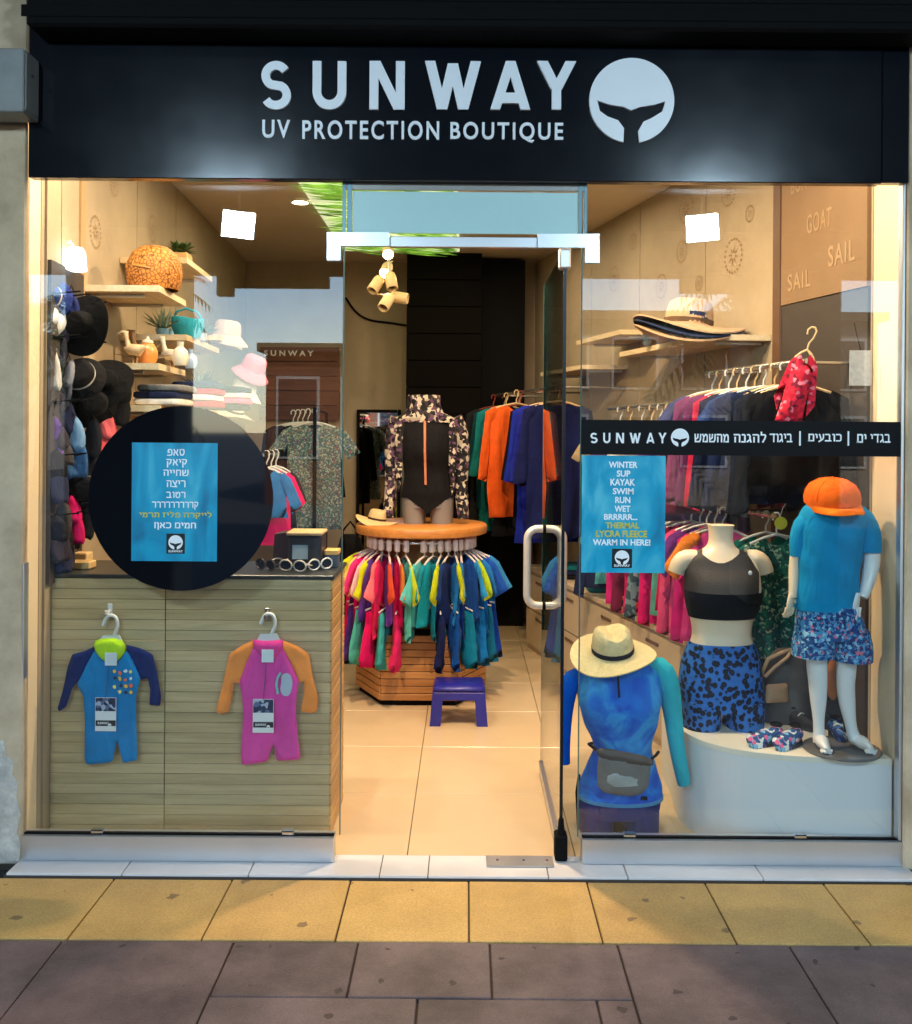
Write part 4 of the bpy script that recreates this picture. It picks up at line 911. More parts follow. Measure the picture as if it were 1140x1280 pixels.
# hats hanging on the left wall, crowns turned into the room
HL = [  # px, py, Y, kind, colour, size, word
    (62, 372, 3.64, 'bucket', (44, 60, 128), .75, 'blue bucket hat at the top of the hat wall'), (58, 398, 3.62, 'bucket', (226, 220, 210), .7, 'white bucket hat under the blue one'),
    (72, 425, 3.66, 'bucket', (64, 56, 66), .8, 'dark plum hat left of the big black hat'), (102, 406, 3.72, 'floppy', (12, 10, 10), .8, 'big black floppy hat tilted on the hat wall'),
    (60, 462, 3.62, 'floppy', (222, 214, 202), .8, 'cream floppy hat hanging by the left jamb'), (100, 470, 3.74, 'bucket', (22, 20, 22), .9, 'charcoal hat below the big black hat'),
    (134, 478, 3.84, 'floppy', (10, 9, 9), .7, 'black floppy hat at the right end of the hat wall'), (118, 505, 3.8, 'bucket', (14, 12, 12), .8, 'small black hat between the black floppy hats'),
    (66, 560, 3.62, 'bucket', (96, 58, 140), 1.0, 'purple bucket hat by the left jamb'), (62, 592, 3.6, 'bucket', (176, 108, 190), .7, 'lilac hat under the purple hat'),
    (92, 562, 3.7, 'bucket', (96, 138, 178), .95, 'light blue bucket hat in the middle of the hat wall'), (112, 575, 3.76, 'floppy', (32, 34, 44), .8, 'navy floppy hat left of the round decal'),
    (134, 548, 3.84, 'bucket', (240, 110, 112), .75, 'coral pink hat peeking over the round decal'), (56, 660, 3.6, 'bucket', (52, 80, 62), .85, 'green patterned hat low on the hat wall'),
    (76, 660, 3.64, 'floppy', (84, 78, 80), .7, 'grey floppy hat low on the hat wall'), (92, 645, 3.68, 'bucket', (226, 26, 110), .65, 'hot pink hat low on the hat wall'), (110, 612, 3.74, 'bucket', (20, 20, 24), .8, 'black cap in the lower row of the hat wall')]
HL = [q for q in HL if not any(w_ in q[6] for w_ in ('cream', 'plum', 'purple', 'lilac', 'light blue', 'navy', 'coral', 'green', 'grey', 'hot pink'))]
def flaphat(px, py, Y, w_, h, c1, c2, rz, seed, label):
    p = P(px, py, Y); s_ = Y / FPX; t = thing('flap_hat', label, 'hat', p, 'hats hanging on the left wall', (R(random.uniform(-8, 8)), R(random.uniform(-10, 10)), rz)); a, b = w_ / 2 * s_, h / 2 * s_
    put('flap', puff(smoothpoly([(-a * .7, b * .1), (-a * .95, -b * .5), (-a * .6, -b), (a * .1, -b * .9), (a * .8, -b * 1.02), (a, -b * .4), (a * .75, b * .1)]), .010, .008, .016, .009, seed).mesh('flap', True), fab(c2), t, world=False)
    put('crown', puff(smoothpoly([(-a * .8, -b * .1), (-a * .9, b * .45), (-a * .45, b * .85), (0, b), (a * .5, b * .8), (a * .9, b * .4), (a * .85, -b * .1), (0, -b * .2)]), .016, .008, .03, .007, seed + 1).mesh('crown', True), fab(c1), t, world=False)
    put('strap', MB().tube([(-a * .3, -.02, b * .9), (0, -.025, b * 1.15), (a * .3, -.02, b * .9)], .0025, 6).mesh('strap', True), m_blk, t, world=False)
for k, q in enumerate(((58, 440, 3.62, 30, 104, (222, 214, 202), (206, 198, 186), 'cream flap hat hanging tall by the left jamb'), (76, 425, 3.68, 24, 80, (64, 54, 66), (44, 38, 46), 'plum flap hat left of the black floppy hats'),
    (63, 548, 3.62, 34, 66, (92, 58, 140), (130, 80, 170), 'purple flap hat by the left jamb'), (60, 592, 3.60, 26, 44, (176, 110, 196), (186, 130, 204), 'lilac flap hat under the purple one'), (93, 558, 3.70, 34, 84, (120, 156, 190), (64, 104, 150), 'light blue flap hat in the middle of the hat wall'),
    (114, 568, 3.77, 32, 96, (28, 28, 34), (52, 48, 54), 'dark grey flap hat left of the round decal'), (134, 545, 3.85, 32, 58, (240, 108, 112), (232, 90, 100), 'coral pink flap hat peeking over the round decal'), (57, 664, 3.60, 24, 86, (44, 70, 54), (64, 100, 78), 'green flap hat lowest by the left jamb'),
    (77, 664, 3.65, 26, 80, (80, 74, 76), (60, 56, 62), 'grey flap hat low on the hat wall'), (93, 650, 3.69, 22, 64, (228, 24, 110), (206, 20, 96), 'hot pink flap hat low on the hat wall'), (108, 640, 3.75, 26, 70, (22, 22, 26), (30, 30, 34), 'black flap hat low beside the round decal'), (98, 612, 3.73, 24, 50, (34, 32, 44), (24, 22, 30), 'ink blue flap hat between the two lower rows'), (90, 392, 3.70, 22, 60, (34, 44, 96), (22, 26, 54), 'navy flap hat beside the blue bucket hat'), (84, 480, 3.68, 20, 66, (150, 146, 150), (90, 88, 96), 'pale grey flap hat left of the black floppy hats'), (148, 500, 3.88, 34, 70, (12, 11, 12), (18, 16, 17), 'black flap hat nearest the shelves'), (72, 512, 3.66, 26, 56, (56, 50, 56), (38, 34, 40), 'charcoal flap hat above the purple one'))):
    flaphat(*q[:7], R(random.uniform(-25, 40)), 50 + k, q[7])
for k, (px, py, Y, kind, c_, s, lab) in enumerate(HL):
    p = P(px, py, Y); rr = random.Random(k)
    hat(lab, p, (R(rr.uniform(60, 85)), R(rr.uniform(25, 55)), R(rr.uniform(-20, 10))), kind, c_, None if k % 3 else (200, 196, 190), s * .72, k, group='hats hanging on the left wall')
DK = [(30, 28, 32), (20, 18, 20), (52, 46, 54), (40, 44, 70), (70, 64, 66), (36, 30, 30)]
rr = random.Random(11)
for k in range(14):
    Y_ = 3.60 + .30 * (k % 7) / 6 + rr.uniform(-.02, .02); z_ = 1.12 + .86 * (k // 4) / 4.6 + rr.uniform(-.05, .05); px_ = CX + (lw(Y_) + .045) / Y_ * FPX; py_ = CY - (z_ - EYE) / Y_ * FPX
    flaphat(px_, py_, Y_, rr.uniform(20, 28), rr.uniform(50, 76), DK[k % 6], DK[(k + 2) % 6], R(rr.uniform(10, 60)), 90 + k, 'dark flap hat half hidden behind the front hats of the left wall')
# pegs of the hat wall
pr_ = thing('peg_rack', 'black wire peg rack behind the hanging hats', 'rack', (lw(3.75), 3.75, 1.2))
for z in (2.02, 1.86, 1.62, 1.42, 1.2):
    MB().tube([(lw(3.56) + .03, 3.57, z), (lw(3.93) + .03, 3.93, z)], .005, 6).build('bar', m_blk, pr_)
    for y in (3.6, 3.68, 3.76, 3.84, 3.91): MB().tube([(lw(y) + .024, y, z), (lw(y) + .12, y, z + .01)], .003, 6).build('peg', m_blk, pr_)
# visors and pale hats further along the left wall
hat('pale dome hat on the far left shelf', (shx(283, 5.4), 5.4, S6 + .014), (0, R(6), 0), 'bucket', (216, 196, 186), None, .9, 31)
hat('pink sun visor at the far end of the left wall shelves', (shx(318, 5.45), 5.4, 1.86), (R(10), R(25), 0), 'bucket', (236, 140, 170), None, .8, 32)
hat('white sun visor under the pink one', (shx(305, 5.4), 5.4, 1.74), (R(5), R(15), 0), 'bucket', (220, 216, 214), None, .8, 33)
hat('cream hat with grey band under the white visor', (shx(292, 5.3), 5.3, 1.62), (R(8), R(20), 0), 'floppy', (206, 196, 184), (70, 70, 76), .65, 34)
# hats stacked on the right wall shelf
SH = 1.965
def rx(Y): return rw(Y) - .16
hs = [((850, 431), 'wide tan brimmed hat at the bottom of the right shelf stack', (186, 150, 116), .0, None), ((850, 427), 'navy floppy hat in the middle of the right shelf stack', (34, 46, 80), .018, None), ((850, 423), 'tan felt hat with tall crown on top of the right shelf stack', (182, 152, 122), .036, (96, 72, 52))]
for k, (q, lab, c_, dz, bc) in enumerate(hs):
    hat(lab, (P(860, 430, 4.58).x, 4.58, SH + .024 + dz + .002), (R(4), R(5), R(20 + 10 * k)), 'floppy', c_, bc, 1.25, 40, group='hats stacked on the right shelf')

# ================================================================== RIGHT WALL
for y0, y1 in ((4.34, 4.98), (4.99, 5.8), (5.81, 6.6), (6.61, 7.85)): wallboard(y0, y1, .02, ZC - .002, m_brd, rwo, 'board', .01, 'R')
wallboard(4.28, 4.335, .02, ZC - .003, surf('channel_brown', (96, 66, 44), .5), rwo, 'channel_post', .02, 'R')
wallboard(3.69, 4.275, P(950, 375, 4.1).z, ZC - .003, surf('word_panel', (132, 102, 70), .65, var=.1, scale=9, bump=.1), rwo, 'word_panel', .016, 'R')
wallboard(3.69, 4.275, .37, P(950, 375, 4.1).z - .004, m_dkp, rwo, 'dark_lower_panel', .012, 'R')
m_word = surf('word_relief', (160, 130, 94), .6, bump=0)
def wallword(txt, Y, z, h, w_):
    v, f = text_mesh(txt, .012, .02, 1.15); xs = [p[0] for p in v]; ys = [p[1] for p in v]; x0, x1, y0, y1 = min(xs), max(xs), min(ys), max(ys)
    mb = MB()
    vv = []
    for p in v:
        yy = Y - (p[0] - x0) / (x1 - x0) * w_          # reads from deep to near
        vv.append((rw(yy) - .0172 - (p[2] + .02) * .02, yy, z + (p[1] - y0) / (y1 - y0) * h))
    mb.add(vv, f).build('raised_word', m_word, rwo)
wallword('SAIL', 4.22, P(957, 362, 4.15).z, .075, .17); wallword('GOAT', 4.08, P(990, 288, 4.0).z, .08, .17); wallword('SAIL', 3.93, P(1040, 330, 3.85).z, .085, .17); wallword('BOAT', 4.2, P(955, 240, 4.15).z, .07, .15)
for Y, z, r in ((5.2, 2.72, .08), (5.25, 2.5, .06), (5.5, 2.35, .07), (4.7, 2.38, .085), (4.75, 2.7, .07), (5.0, 1.92, .07), (6.2, 2.5, .08), (5.9, 2.68, .05), (4.55, 2.55, .04), (5.05, 2.3, .04)): stamp(Y, z, r, rwo, 'R')
wshelf(5.36, 6.05, 2.09, 'high pale shelf on the right wall left of the hats', .3, 'R'); wshelf(4.36, 5.36, SH, 'right wall shelf carrying the stacked hats', .3, 'R')
wshelf(5.97, 6.77, 1.937, 'far right wall shelf behind the open glass door', .3, 'R')
plant(808, 4.95, SH, .035, .07, 'tiny succulent beside the stacked hats', (90, 100, 110), (60, 80, 76), 30, True, 'bowl')
# clothes rails
m_rail = surf('rail_chrome', (190, 186, 178), .25, metal=.9, bump=0)
def rlx(Y): return rw(Y) - .22
ZU, ZM, ZL = 1.80, 1.665, 1.19
def railthing(y0, y1, z, label, pts):
    t = thing('clothes_rail', label, 'rail', (rlx((y0 + y1) / 2), (y0 + y1) / 2, z))
    MB().tube([(rlx(y0), y0, z), (rlx(y1), y1, z)], .012, 10).build('tube', m_rail, t, True)
    for y in pts: MB().tube([(rw(y) - .008, y, z + .0), (rlx(y), y, z)], .007, 8).build('bracket', m_rail, t)
railthing(3.72, 4.52, ZU, 'upper chrome clothes rail along the right wall', (3.8, 4.45)); railthing(4.56, 5.72, ZM, 'middle chrome clothes rail below the hat shelf', (4.65, 5.6)); t = thing('clothes_rail', 'far clothes rail at the back right with teal jackets', 'rail', (rw(6.8) - .42, 6.8, ZU))
MB().tube([(rw(5.95) - .42, 5.95, ZU), (rw(7.6) - .42, 7.6, ZU)], .014, 10).build('tube', m_rail, t, True)
for y in (6.0, 6.8, 7.55): MB().tube([(rw(y) - .008, y, ZU), (rw(y) - .42, y, ZU)], .007, 8).build('bracket', m_rail, t)
railthing(3.95, 5.7, ZL, 'lower chrome clothes rail along the right wall', (4.2, 4.9, 5.6))

# ---- garment builder
GM = {}
def gmesh(key, fn):
    if key not in GM: GM[key] = fn()
    return GM[key]
def garment(name, label, cat, loc, rz, L=.62, long=False, cb=(200, 0, 0), cs=None, w_=1.0, var=0, group=None, sc_=1.0, mb_=None, ms_=None, hang=None, ry=0, clip=False):
    """shirt on a hanger: origin on the rail, hanging down -z"""
    t = thing(name, label, cat, loc, group, (0, ry, rz)); t.scale = (sc_,) * 3
    W = w_
    def body(): return puff([(-.055 * W, -.085), (-.125 * W, -.105), (-.15 * W, -.2), (-.15 * W, -.3), (-.165 * W, -L), (.165 * W, -L), (.15 * W, -.3), (.15 * W, -.2), (.125 * W, -.105), (.055 * W, -.085), (.02 * W, -.115), (-.02 * W, -.115)], .011, .026, .016, .017, var).mesh('body', True)
    e = .58 if long else .30
    def slv(s): return puff([(s * .06 * W, -.083), (s * .13 * W, -.1), (s * .18 * W, -.13), (s * (.265 if not long else .225) * W, -e + (.03 if not long else 0)), (s * (.19 if not long else .165) * W, -e - .02), (s * .145 * W, -.21)][::s], .011, .024, .015, .010, var + s).mesh('sleeve', True)
    put('body', gmesh(('b', L, W, var), body), mb_ or fab(cb), t, world=False)
    for s in (-1, 1): put('sleeve', gmesh(('s', long, W, var, s), lambda s=s: slv(s)), ms_ or fab(cs or cb), t, world=False)
    def hg():
        m = MB().tube([(-.014, 0, -.012), (-.016, 0, .006), (-.006, 0, .018), (.008, 0, .018), (.016, 0, .006), (.012, 0, -.02), (0, 0, -.045), (0, 0, -.07)], .004, 6)
        m.tube([(-.12 * W, 0, -.107), (-.06 * W, 0, -.084), (0, 0, -.07), (.06 * W, 0, -.084), (.12 * W, 0, -.107)], .006, 6)
        if clip: m.box(-.03, .03, -.014, .014, -.05, .016, .006)
        return m.mesh('hanger', True)
    put('hanger', gmesh(('h', W, clip), hg), hang or m_hang, t, world=False)
    return t
m_hwood = wood('hanger_wood', (196, 160, 110), (222, 190, 142), 'X')
pat_navy = pattern('navy_floral', [(0, (24, 30, 56)), (.45, (34, 46, 80)), (.7, (60, 90, 130)), (.88, (150, 80, 110))], 26, 'cells')
pat_grey = pattern('grey_print', [(0, (60, 84, 96)), (.35, (120, 140, 150)), (.6, (170, 178, 180)), (.8, (70, 60, 80))], 34, 'cells')
pat_green = pattern('green_print', [(0, (12, 84, 74)), (.45, (20, 110, 92)), (.7, (150, 176, 150)), (.85, (24, 60, 70))], 100, 'cells', .02)
pat_red = pattern('red_floral', [(0, (196, 24, 56)), (.5, (226, 40, 70)), (.75, (240, 130, 150)), (.9, (120, 16, 50))], 70, 'cells')
UP = [(3.80, 'black', (24, 23, 27), 'jacket', 1), (3.88, 'black and navy', (26, 30, 46), 'swim shirt', 1), (3.95, 'dark navy', (22, 30, 56), 'swim shirt', 0), (4.03, 'navy', (28, 38, 76), 'swim shirt', 1), (4.10, 'denim blue', (44, 66, 120), 'rash guard', 0),
      (4.17, 'deep navy', (24, 28, 60), 'rash guard', 1), (4.25, 'crimson', (200, 36, 74), 'rash guard', 1), (4.32, 'plum', (104, 40, 90), 'rash guard', 1), (4.40, 'mauve', (120, 52, 100), 'swim shirt', 1), (4.47, 'slate blue', (60, 66, 110), 'swim shirt', 0),
      (4.55, 'maroon', (112, 30, 62), 'swim shirt', 1), (4.64, 'violet', (86, 50, 112), 'swim shirt', 0), (4.73, 'rose', (206, 66, 106), 'swim shirt', 1), (4.82, 'grey', (130, 126, 130), 'swim shirt', 0), (4.92, 'orange red', (228, 76, 36), 'swim shirt', 1), (5.02, 'white', (224, 216, 206), 'swim shirt', 0),
      (5.12, 'scarlet', (214, 50, 44), 'swim shirt', 1), (5.25, 'dark purple', (70, 40, 84), 'swim shirt', 0), (5.4, 'teal', (20, 96, 104), 'swim shirt', 1), (5.55, 'khaki', (150, 130, 96), 'swim shirt', 0)]
for k, (Y, cn, c_, kd, lg) in enumerate(UP):
    garment('hanging_shirt', '%s %s, %s from the window on the upper right rail' % (cn, kd, ORD[k]), 'shirt', (rlx(Y), Y, (ZU if Y < 4.53 else ZM) - .012), R(random.uniform(-16, 6)), .47 + .04 * (k % 3), bool(lg), c_, None, 1.08, k % 4, 'shirts on the upper right rail', ry=R(random.uniform(-2, 2)), mb_=pat_navy if cn == 'slate blue' else None, hang=m_hwood if k % 2 == 0 else None)
# red floral strap top hanging high near the right jamb
garment('hanging_shirt', 'narrow red floral swim top hanging high at the right', 'shirt', (P(1015, 420, 3.72).x, 3.72, P(1015, 415, 3.72).z), R(-28), .36, False, (210, 30, 60), None, .30, 2, 'shirts on the upper right rail', mb_=pat_red, ms_=pat_red, hang=m_hwood, ry=R(14))
tg = thing('price_tag', 'large white price card hanging near the right jamb', 'tag', P(1077, 460, 3.63))
pbox(1062, 1090, 438, 482, 3.63, 3.632, .0005).build('card', surf('card_white', (216, 214, 208), .6, var=.25, scale=60, bump=0), tg)
MB().tube([P(1076, 438, 3.631), P(1070, 415, 3.66), P(1068, 404, 3.7)], .0015, 6).build('string', m_blk, tg)
def rfx(Y): return rw(Y) - .42
FAR = [(6.02, 'deep navy', (20, 26, 70), 1), (6.16, 'ultramarine', (34, 40, 140), 1), (6.3, 'royal blue', (30, 44, 150), 1), (6.44, 'black', (18, 17, 20), 1), (6.6, 'bright orange', (240, 96, 30), 1), (6.74, 'black piped', (20, 20, 24), 1), (6.86, 'teal', (14, 108, 110), 1), (6.98, 'jet black', (16, 15, 18), 1), (7.1, 'sea green', (20, 116, 112), 1), (7.22, 'petrol', (12, 84, 92), 1), (7.34, 'bottle green', (14, 60, 62), 1), (7.46, 'charcoal', (34, 32, 34), 1)]
for k, (Y, cn, c_, lg) in enumerate(FAR):
    garment('hanging_jacket', '%s long sleeved swim jacket, %s along the far right rail' % (cn, ORD[k]), 'jacket', (rfx(Y) + .03 * math.sin(k * 2.1) - (.12 if 'orange' in cn else 0) + (.05 if k in (2, 3) else 0), Y, ZU - .012), R(random.uniform(8, 34)), (.92, .84, .98)[k % 3], True, c_, None, 1.3, 4 + k % 3, 'jackets on the far right rail', hang=surf('red_hanger', (150, 60, 44), .5) if k % 2 else m_hwood)
LOWR = [(4.02, 'green printed', None, pat_green, 1), (4.10, 'emerald', (14, 104, 84), None, 0), (4.3, 'pink and orange', (240, 70, 150), None, 0), (4.38, 'fuchsia', (226, 40, 140), None, 1), (4.45, 'purple', (110, 50, 130), None, 0), (4.52, 'rose pink', (236, 80, 130), None, 1), (4.6, 'crimson pink', (206, 30, 84), None, 0),
        (4.68, 'mint', (96, 176, 160), None, 0), (4.76, 'hot pink', (232, 24, 116), None, 1), (4.84, 'grey printed', None, pat_grey, 1), (4.92, 'coral', (240, 90, 90), None, 0), (5.0, 'deep pink', (220, 28, 100), None, 0), (5.1, 'wine', (120, 30, 66), None, 1), (5.2, 'salmon', (240, 120, 110), None, 0), (5.3, 'magenta', (214, 36, 130), None, 0), (5.42, 'aqua', (90, 180, 176), None, 0), (5.54, 'navy', (30, 36, 70), None, 1)]
for k, (Y, cn, c_, pm, lg) in enumerate(LOWR):
    garment('hanging_shirt', '%s child swim shirt, %s from the window on the lower right rail' % (cn, ORD[k]), 'shirt', (rlx(Y) + (.05 if Y < 4.2 else -.03), Y, ZL - .012), R(random.uniform(-18, 4)), .50 + .04 * (k % 3) + (.1 if Y < 4.2 else 0), bool(lg), c_ or (0, 0, 0), (246, 140, 40) if k == 2 else None, .95, 8 + k % 3, 'shirts on the lower right rail', mb_=pm, ms_=pm, ry=R(random.uniform(-3, 3)))
tgy = thing('price_tag', 'round yellow tag hanging beside the green printed shirt', 'tag', P(976, 654, 3.9))
disc(976, 654, 8, 3.9, .001, 24).build('card', surf('tag_yellow', (214, 214, 60), .5), tgy)
MB().tube([P(976, 643, 3.9), P(979, 634, 3.92), P(982, 630, 3.95)], .0015, 6).build('string', m_hang, tgy)

# ================================================================== BACK OF THE SHOP
colm = thing('column', 'dark brown boarded column at the back of the shop', 'column', (P(555, 500, 7.5).x, 7.5, 0))
m_col = wood('dark_column_wood', (5, 3, 2), (10, 6, 4), 'X', .8)
x0, x1 = P(508, 430, 7.45).x, P(602, 430, 7.45).x; nb_ = 14; hb = (ZC - .01) / nb_
cme = MB().box(x0, x1, 7.45, 7.47, .002, hb - .003, .003).mesh('board')
for k in range(nb_):
    o = put('board', cme, m_col, colm); o.location = (0, 0, .009 + k * hb)
MB().box(x0 + .004, x1 - .004, 7.471, 7.88, .009, ZC - .002).build('core', m_blk, colm)
MB().box(x1 + .003, P(656, 430, 7.6).x, 7.6, 7.88, .009, ZC - .03).build('side_panel', m_blk, colm)
mir = thing('mirror', 'tall wall mirror at the back behind the round table', 'mirror', P(472, 640, 7.85))
m_mir, _t, _b = newmat('mirror_silver'); _b.inputs['Metallic'].default_value = 1; _b.inputs['Roughness'].default_value = .02; _b.inputs['Base Color'].default_value = (.85, .88, .9, 1)
pbox(449, 496, 516, 760, 7.85, 7.87, 0).build('glass', m_mir, mir)
fr = MB()
for q in ((445, 448.5, 512, 764), (496.5, 500, 512, 764), (448.6, 496.4, 512, 515.5)): pbox(*q, 7.845, 7.88, .002, fr)
fr.build('frame', m_blk, mir)
sg = thing('wall_sign', 'brown wooden sign board on the back wall seen through the left window', 'sign', P(375, 525, 7.85))
m_sgn = wood('sign_planks', (84, 50, 34), (120, 76, 54), 'X', .6)
for k in range(5): pbox(325, 424, 434 + k * 18.3, 434 + (k + 1) * 18.3 - .8, 7.84, 7.865, .002).build('plank', m_sgn, sg)
text_px('SUNWAY', (330, 392, 438, 445), 7.837, m_ink, sg, 'lettering', off=.03, space=1.6, thick=.002)
# wall cable and hook on the back wall
wc = thing('wall_cable', 'dark cable drooping across the back wall', 'cable', P(460, 400, 7.88))
MB().tube([Vector(q) for q in catmull([tuple(P(a_, b_, 7.89)) for a_, b_ in ((432, 372), (445, 390), (462, 400), (490, 404), (508, 407))], 16)], .009, 6).build('cord', m_blk, wc, True)
def leaf_glow():
    m, t, b = newmat('leaf_added_glow'); L = t.links; g_ = N(t, 'ShaderNodeNewGeometry')
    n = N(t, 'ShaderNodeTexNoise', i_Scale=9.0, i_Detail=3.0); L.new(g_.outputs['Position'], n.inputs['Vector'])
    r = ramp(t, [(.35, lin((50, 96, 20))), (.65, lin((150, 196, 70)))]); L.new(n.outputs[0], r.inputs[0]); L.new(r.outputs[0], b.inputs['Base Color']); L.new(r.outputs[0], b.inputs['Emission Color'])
    b.inputs['Emission Strength'].default_value = .3  # added glow brightens leaf undersides that the lamps leave dark
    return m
# leaf panel on the ceiling; leaves and backing get added glow to look lit
lf = thing('leaf_ceiling_panel', 'green palm leaf panel with added glow fixed under the ceiling', 'leaf panel', (-.5, 5.8, ZC))
MB().box(-.92, -.06, 4.5, 7.25, ZC - .03, ZC - .004, .003).build('backing', glow('leaf_backing_added_glow', (.80, .85, .50), .22), lf)
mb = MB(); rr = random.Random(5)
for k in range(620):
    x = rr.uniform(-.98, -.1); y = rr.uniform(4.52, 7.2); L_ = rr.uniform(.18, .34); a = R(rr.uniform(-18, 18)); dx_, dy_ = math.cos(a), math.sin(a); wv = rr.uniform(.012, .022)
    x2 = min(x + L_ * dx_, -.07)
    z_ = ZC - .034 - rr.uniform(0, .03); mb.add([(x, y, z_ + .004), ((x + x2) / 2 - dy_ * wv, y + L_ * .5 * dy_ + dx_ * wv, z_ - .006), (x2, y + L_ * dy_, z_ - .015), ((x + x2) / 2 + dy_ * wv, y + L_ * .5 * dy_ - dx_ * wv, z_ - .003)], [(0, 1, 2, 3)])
o = mb.build('leaves', leaf_glow(), lf); o['kind'] = 'stuff'
# printed shirt and dark clothes at the far left
pat_sh = pattern('teal_print', [(0, (58, 92, 92)), (.3, (100, 128, 118)), (.5, (150, 160, 146)), (.68, (70, 84, 110)), (.85, (120, 88, 90))], 120, 'cells', .02)
lr_ = thing('clothes_rail', 'short black clothes rail at the far left behind the counter', 'rail', (P(385, 520, 6.5).x, 6.6, P(385, 512, 6.5).z))
zr = P(393, 512, 6.5).z
MB().tube([(P(393, 512, 6.3).x, 6.3, zr), (P(393, 512, 6.3).x - .12, 7.6, zr)], .012, 8).build('tube', m_blk, lr_)
for y in (6.35, 7.5): MB().tube([(P(393, 512, 6.3).x - .1 * (y - 6.3) / 1.3, y, zr), (P(393, 512, 6.3).x - .1 * (y - 6.3) / 1.3, y, ZF)], .012, 8).build('upright', m_blk, lr_)
garment('hanging_shirt', 'teal floral print shirt with wide neck hanging behind the till', 'shirt', (P(393, 512, 6.4).x, 6.4, zr - .012), R(4), .78, False, (0, 0, 0), None, 1.15, 3, None, mb_=pat_sh, ms_=pat_sh)
for k, (Y, cn, c_) in enumerate(((6.6, 'black', (24, 22, 26)), (6.75, 'charcoal', (48, 46, 50)), (6.9, 'navy', (30, 34, 58)), (7.05, 'ink black', (16, 16, 20)))):
    garment('hanging_shirt', '%s shirt on the far left rail, %s behind the teal floral shirt' % (cn, ORD[k]), 'shirt', (P(393, 512, 6.3).x - .09 - .06 * k, Y, zr - .012), R(12), .8, True, c_, None, 1.15, k, 'dark shirts on the far left rail')
zk = P(334, 565, 5.2).z; xk = P(334, 565, 5.2).x
kr = thing('clothes_stand', 'slim black T shaped clothes stand right of the round decal', 'stand', (xk, 5.62, ZF))
MB().tube([(xk, 5.12, zk), (xk, 5.64, zk)], .008, 8).build('arm', m_blk, kr); MB().tube([(xk, 5.62, zk), (xk, 5.62, ZF + .01)], .012, 8).build('post', m_blk, kr); MB().lathe([(0, .012), (.14, .012), (.15, 0), (0, 0)], 24, (xk, 5.62, ZF)).build('foot', m_blk, kr)
for k, (c_, cn, L_) in enumerate((((40, 110, 170), 'blue', .34), ((232, 30, 110), 'hot pink', .5), ((40, 38, 44), 'dark', .42))):
    garment('hanging_shirt', '%s top peeking out right of the round decal' % cn, 'shirt', (xk, 5.18 + .13 * k, zk - .012), R(14 + 10 * k), L_, False, c_, None, .72, k)
t = thing('duffel_bag', 'tall black duffel bag standing behind the counter by the doorway', 'bag', (P(438, 829, 6.4).x, 6.4, ZF))
bodyloft([(668, 437, 8, 8, 0), (676, 438, 14, 13, 0), (700, 438, 17, 15, 0), (760, 438, 18, 16, 0), (815, 438, 18, 16, 0), (827, 438, 16, 14, 0)], 6.4, 24, 28, wr=.03).build('body', fab((20, 18, 22)), t, True)
MB().tube([P(430, 690, 6.31), P(428, 664, 6.32), P(438, 652, 6.33), P(447, 664, 6.32), P(446, 690, 6.31)], .008, 8).build('strap', m_blk, t, True)

# ================================================================== ROUND TABLE
TX, TY, TZ = P(527, 660, 5.65).x, 5.65, .99
tb = thing('round_table', 'round wooden display table on a slatted base with hanging rail', 'table', (TX, TY, ZF))
m_top = wood('table_top_wood', (176, 110, 50), (206, 140, 72), 'X', .35)
MB().lathe([(0, -.055), (.36, -.055), (.378, -.048), (.38, -.03), (.38, -.008), (.372, 0), (0, 0)], 56, (TX, TY, TZ)).build('top', m_top, tb, True)
hexp = [(-.463, 5.366), (-.04, 5.366), (.12, 5.70), (-.04, 6.04), (-.463, 6.04), (-.632, 5.70)]
MB().plan([(TX + (x - TX) * .985, TY + (y - TY) * .985) for x, y in hexp], ZF + .03, .40).build('core', surf('base_core', (70, 46, 26), .8), tb)
MB().plan([(TX + (x - TX) * .95, TY + (y - TY) * .95) for x, y in hexp], ZF, ZF + .03).build('plinth', m_blk, tb)
MB().plan([(TX + (x - TX) * .5, TY + (y - TY) * .5) for x, y in hexp], .401, TZ - .056).build('stem', m_top, tb)
m_bs = wood('base_slat_wood', (166, 112, 62), (198, 144, 88), 'X', .45)
nh = 9; hh = (.40 - ZF - .03) / nh
for i in (5, 0, 1):
    a = Vector((*hexp[i], 0)); b = Vector((*hexp[(i + 1) % 6], 0)); L_ = (b - a).length
    me = MB().box(.002, L_ - .002, -.006, .004, .001, hh - .003, .002).mesh('slat')
    for k in range(nh):
        o = put('slat', me, m_bs, tb, world=False); o.rotation_euler.z = math.atan2(b.y - a.y, b.x - a.x); o.location = (a.x - TX, a.y - TY, .03 + k * hh)
ZR = TZ - .085; rr_ = .29
MB().tube([(TX + rr_ * math.cos(2 * PI * k / 40), TY + rr_ * math.sin(2 * PI * k / 40), ZR) for k in range(41)], .011, 8, False).build('rail', m_rail, tb, True)
for k in range(4):
    a = PI / 4 + k * PI / 2; MB().tube([(TX + rr_ * math.cos(a), TY + rr_ * math.sin(a), ZR), (TX + rr_ * math.cos(a), TY + rr_ * math.sin(a), TZ - .054)], .006, 8).build('rail_post', m_rail, tb)
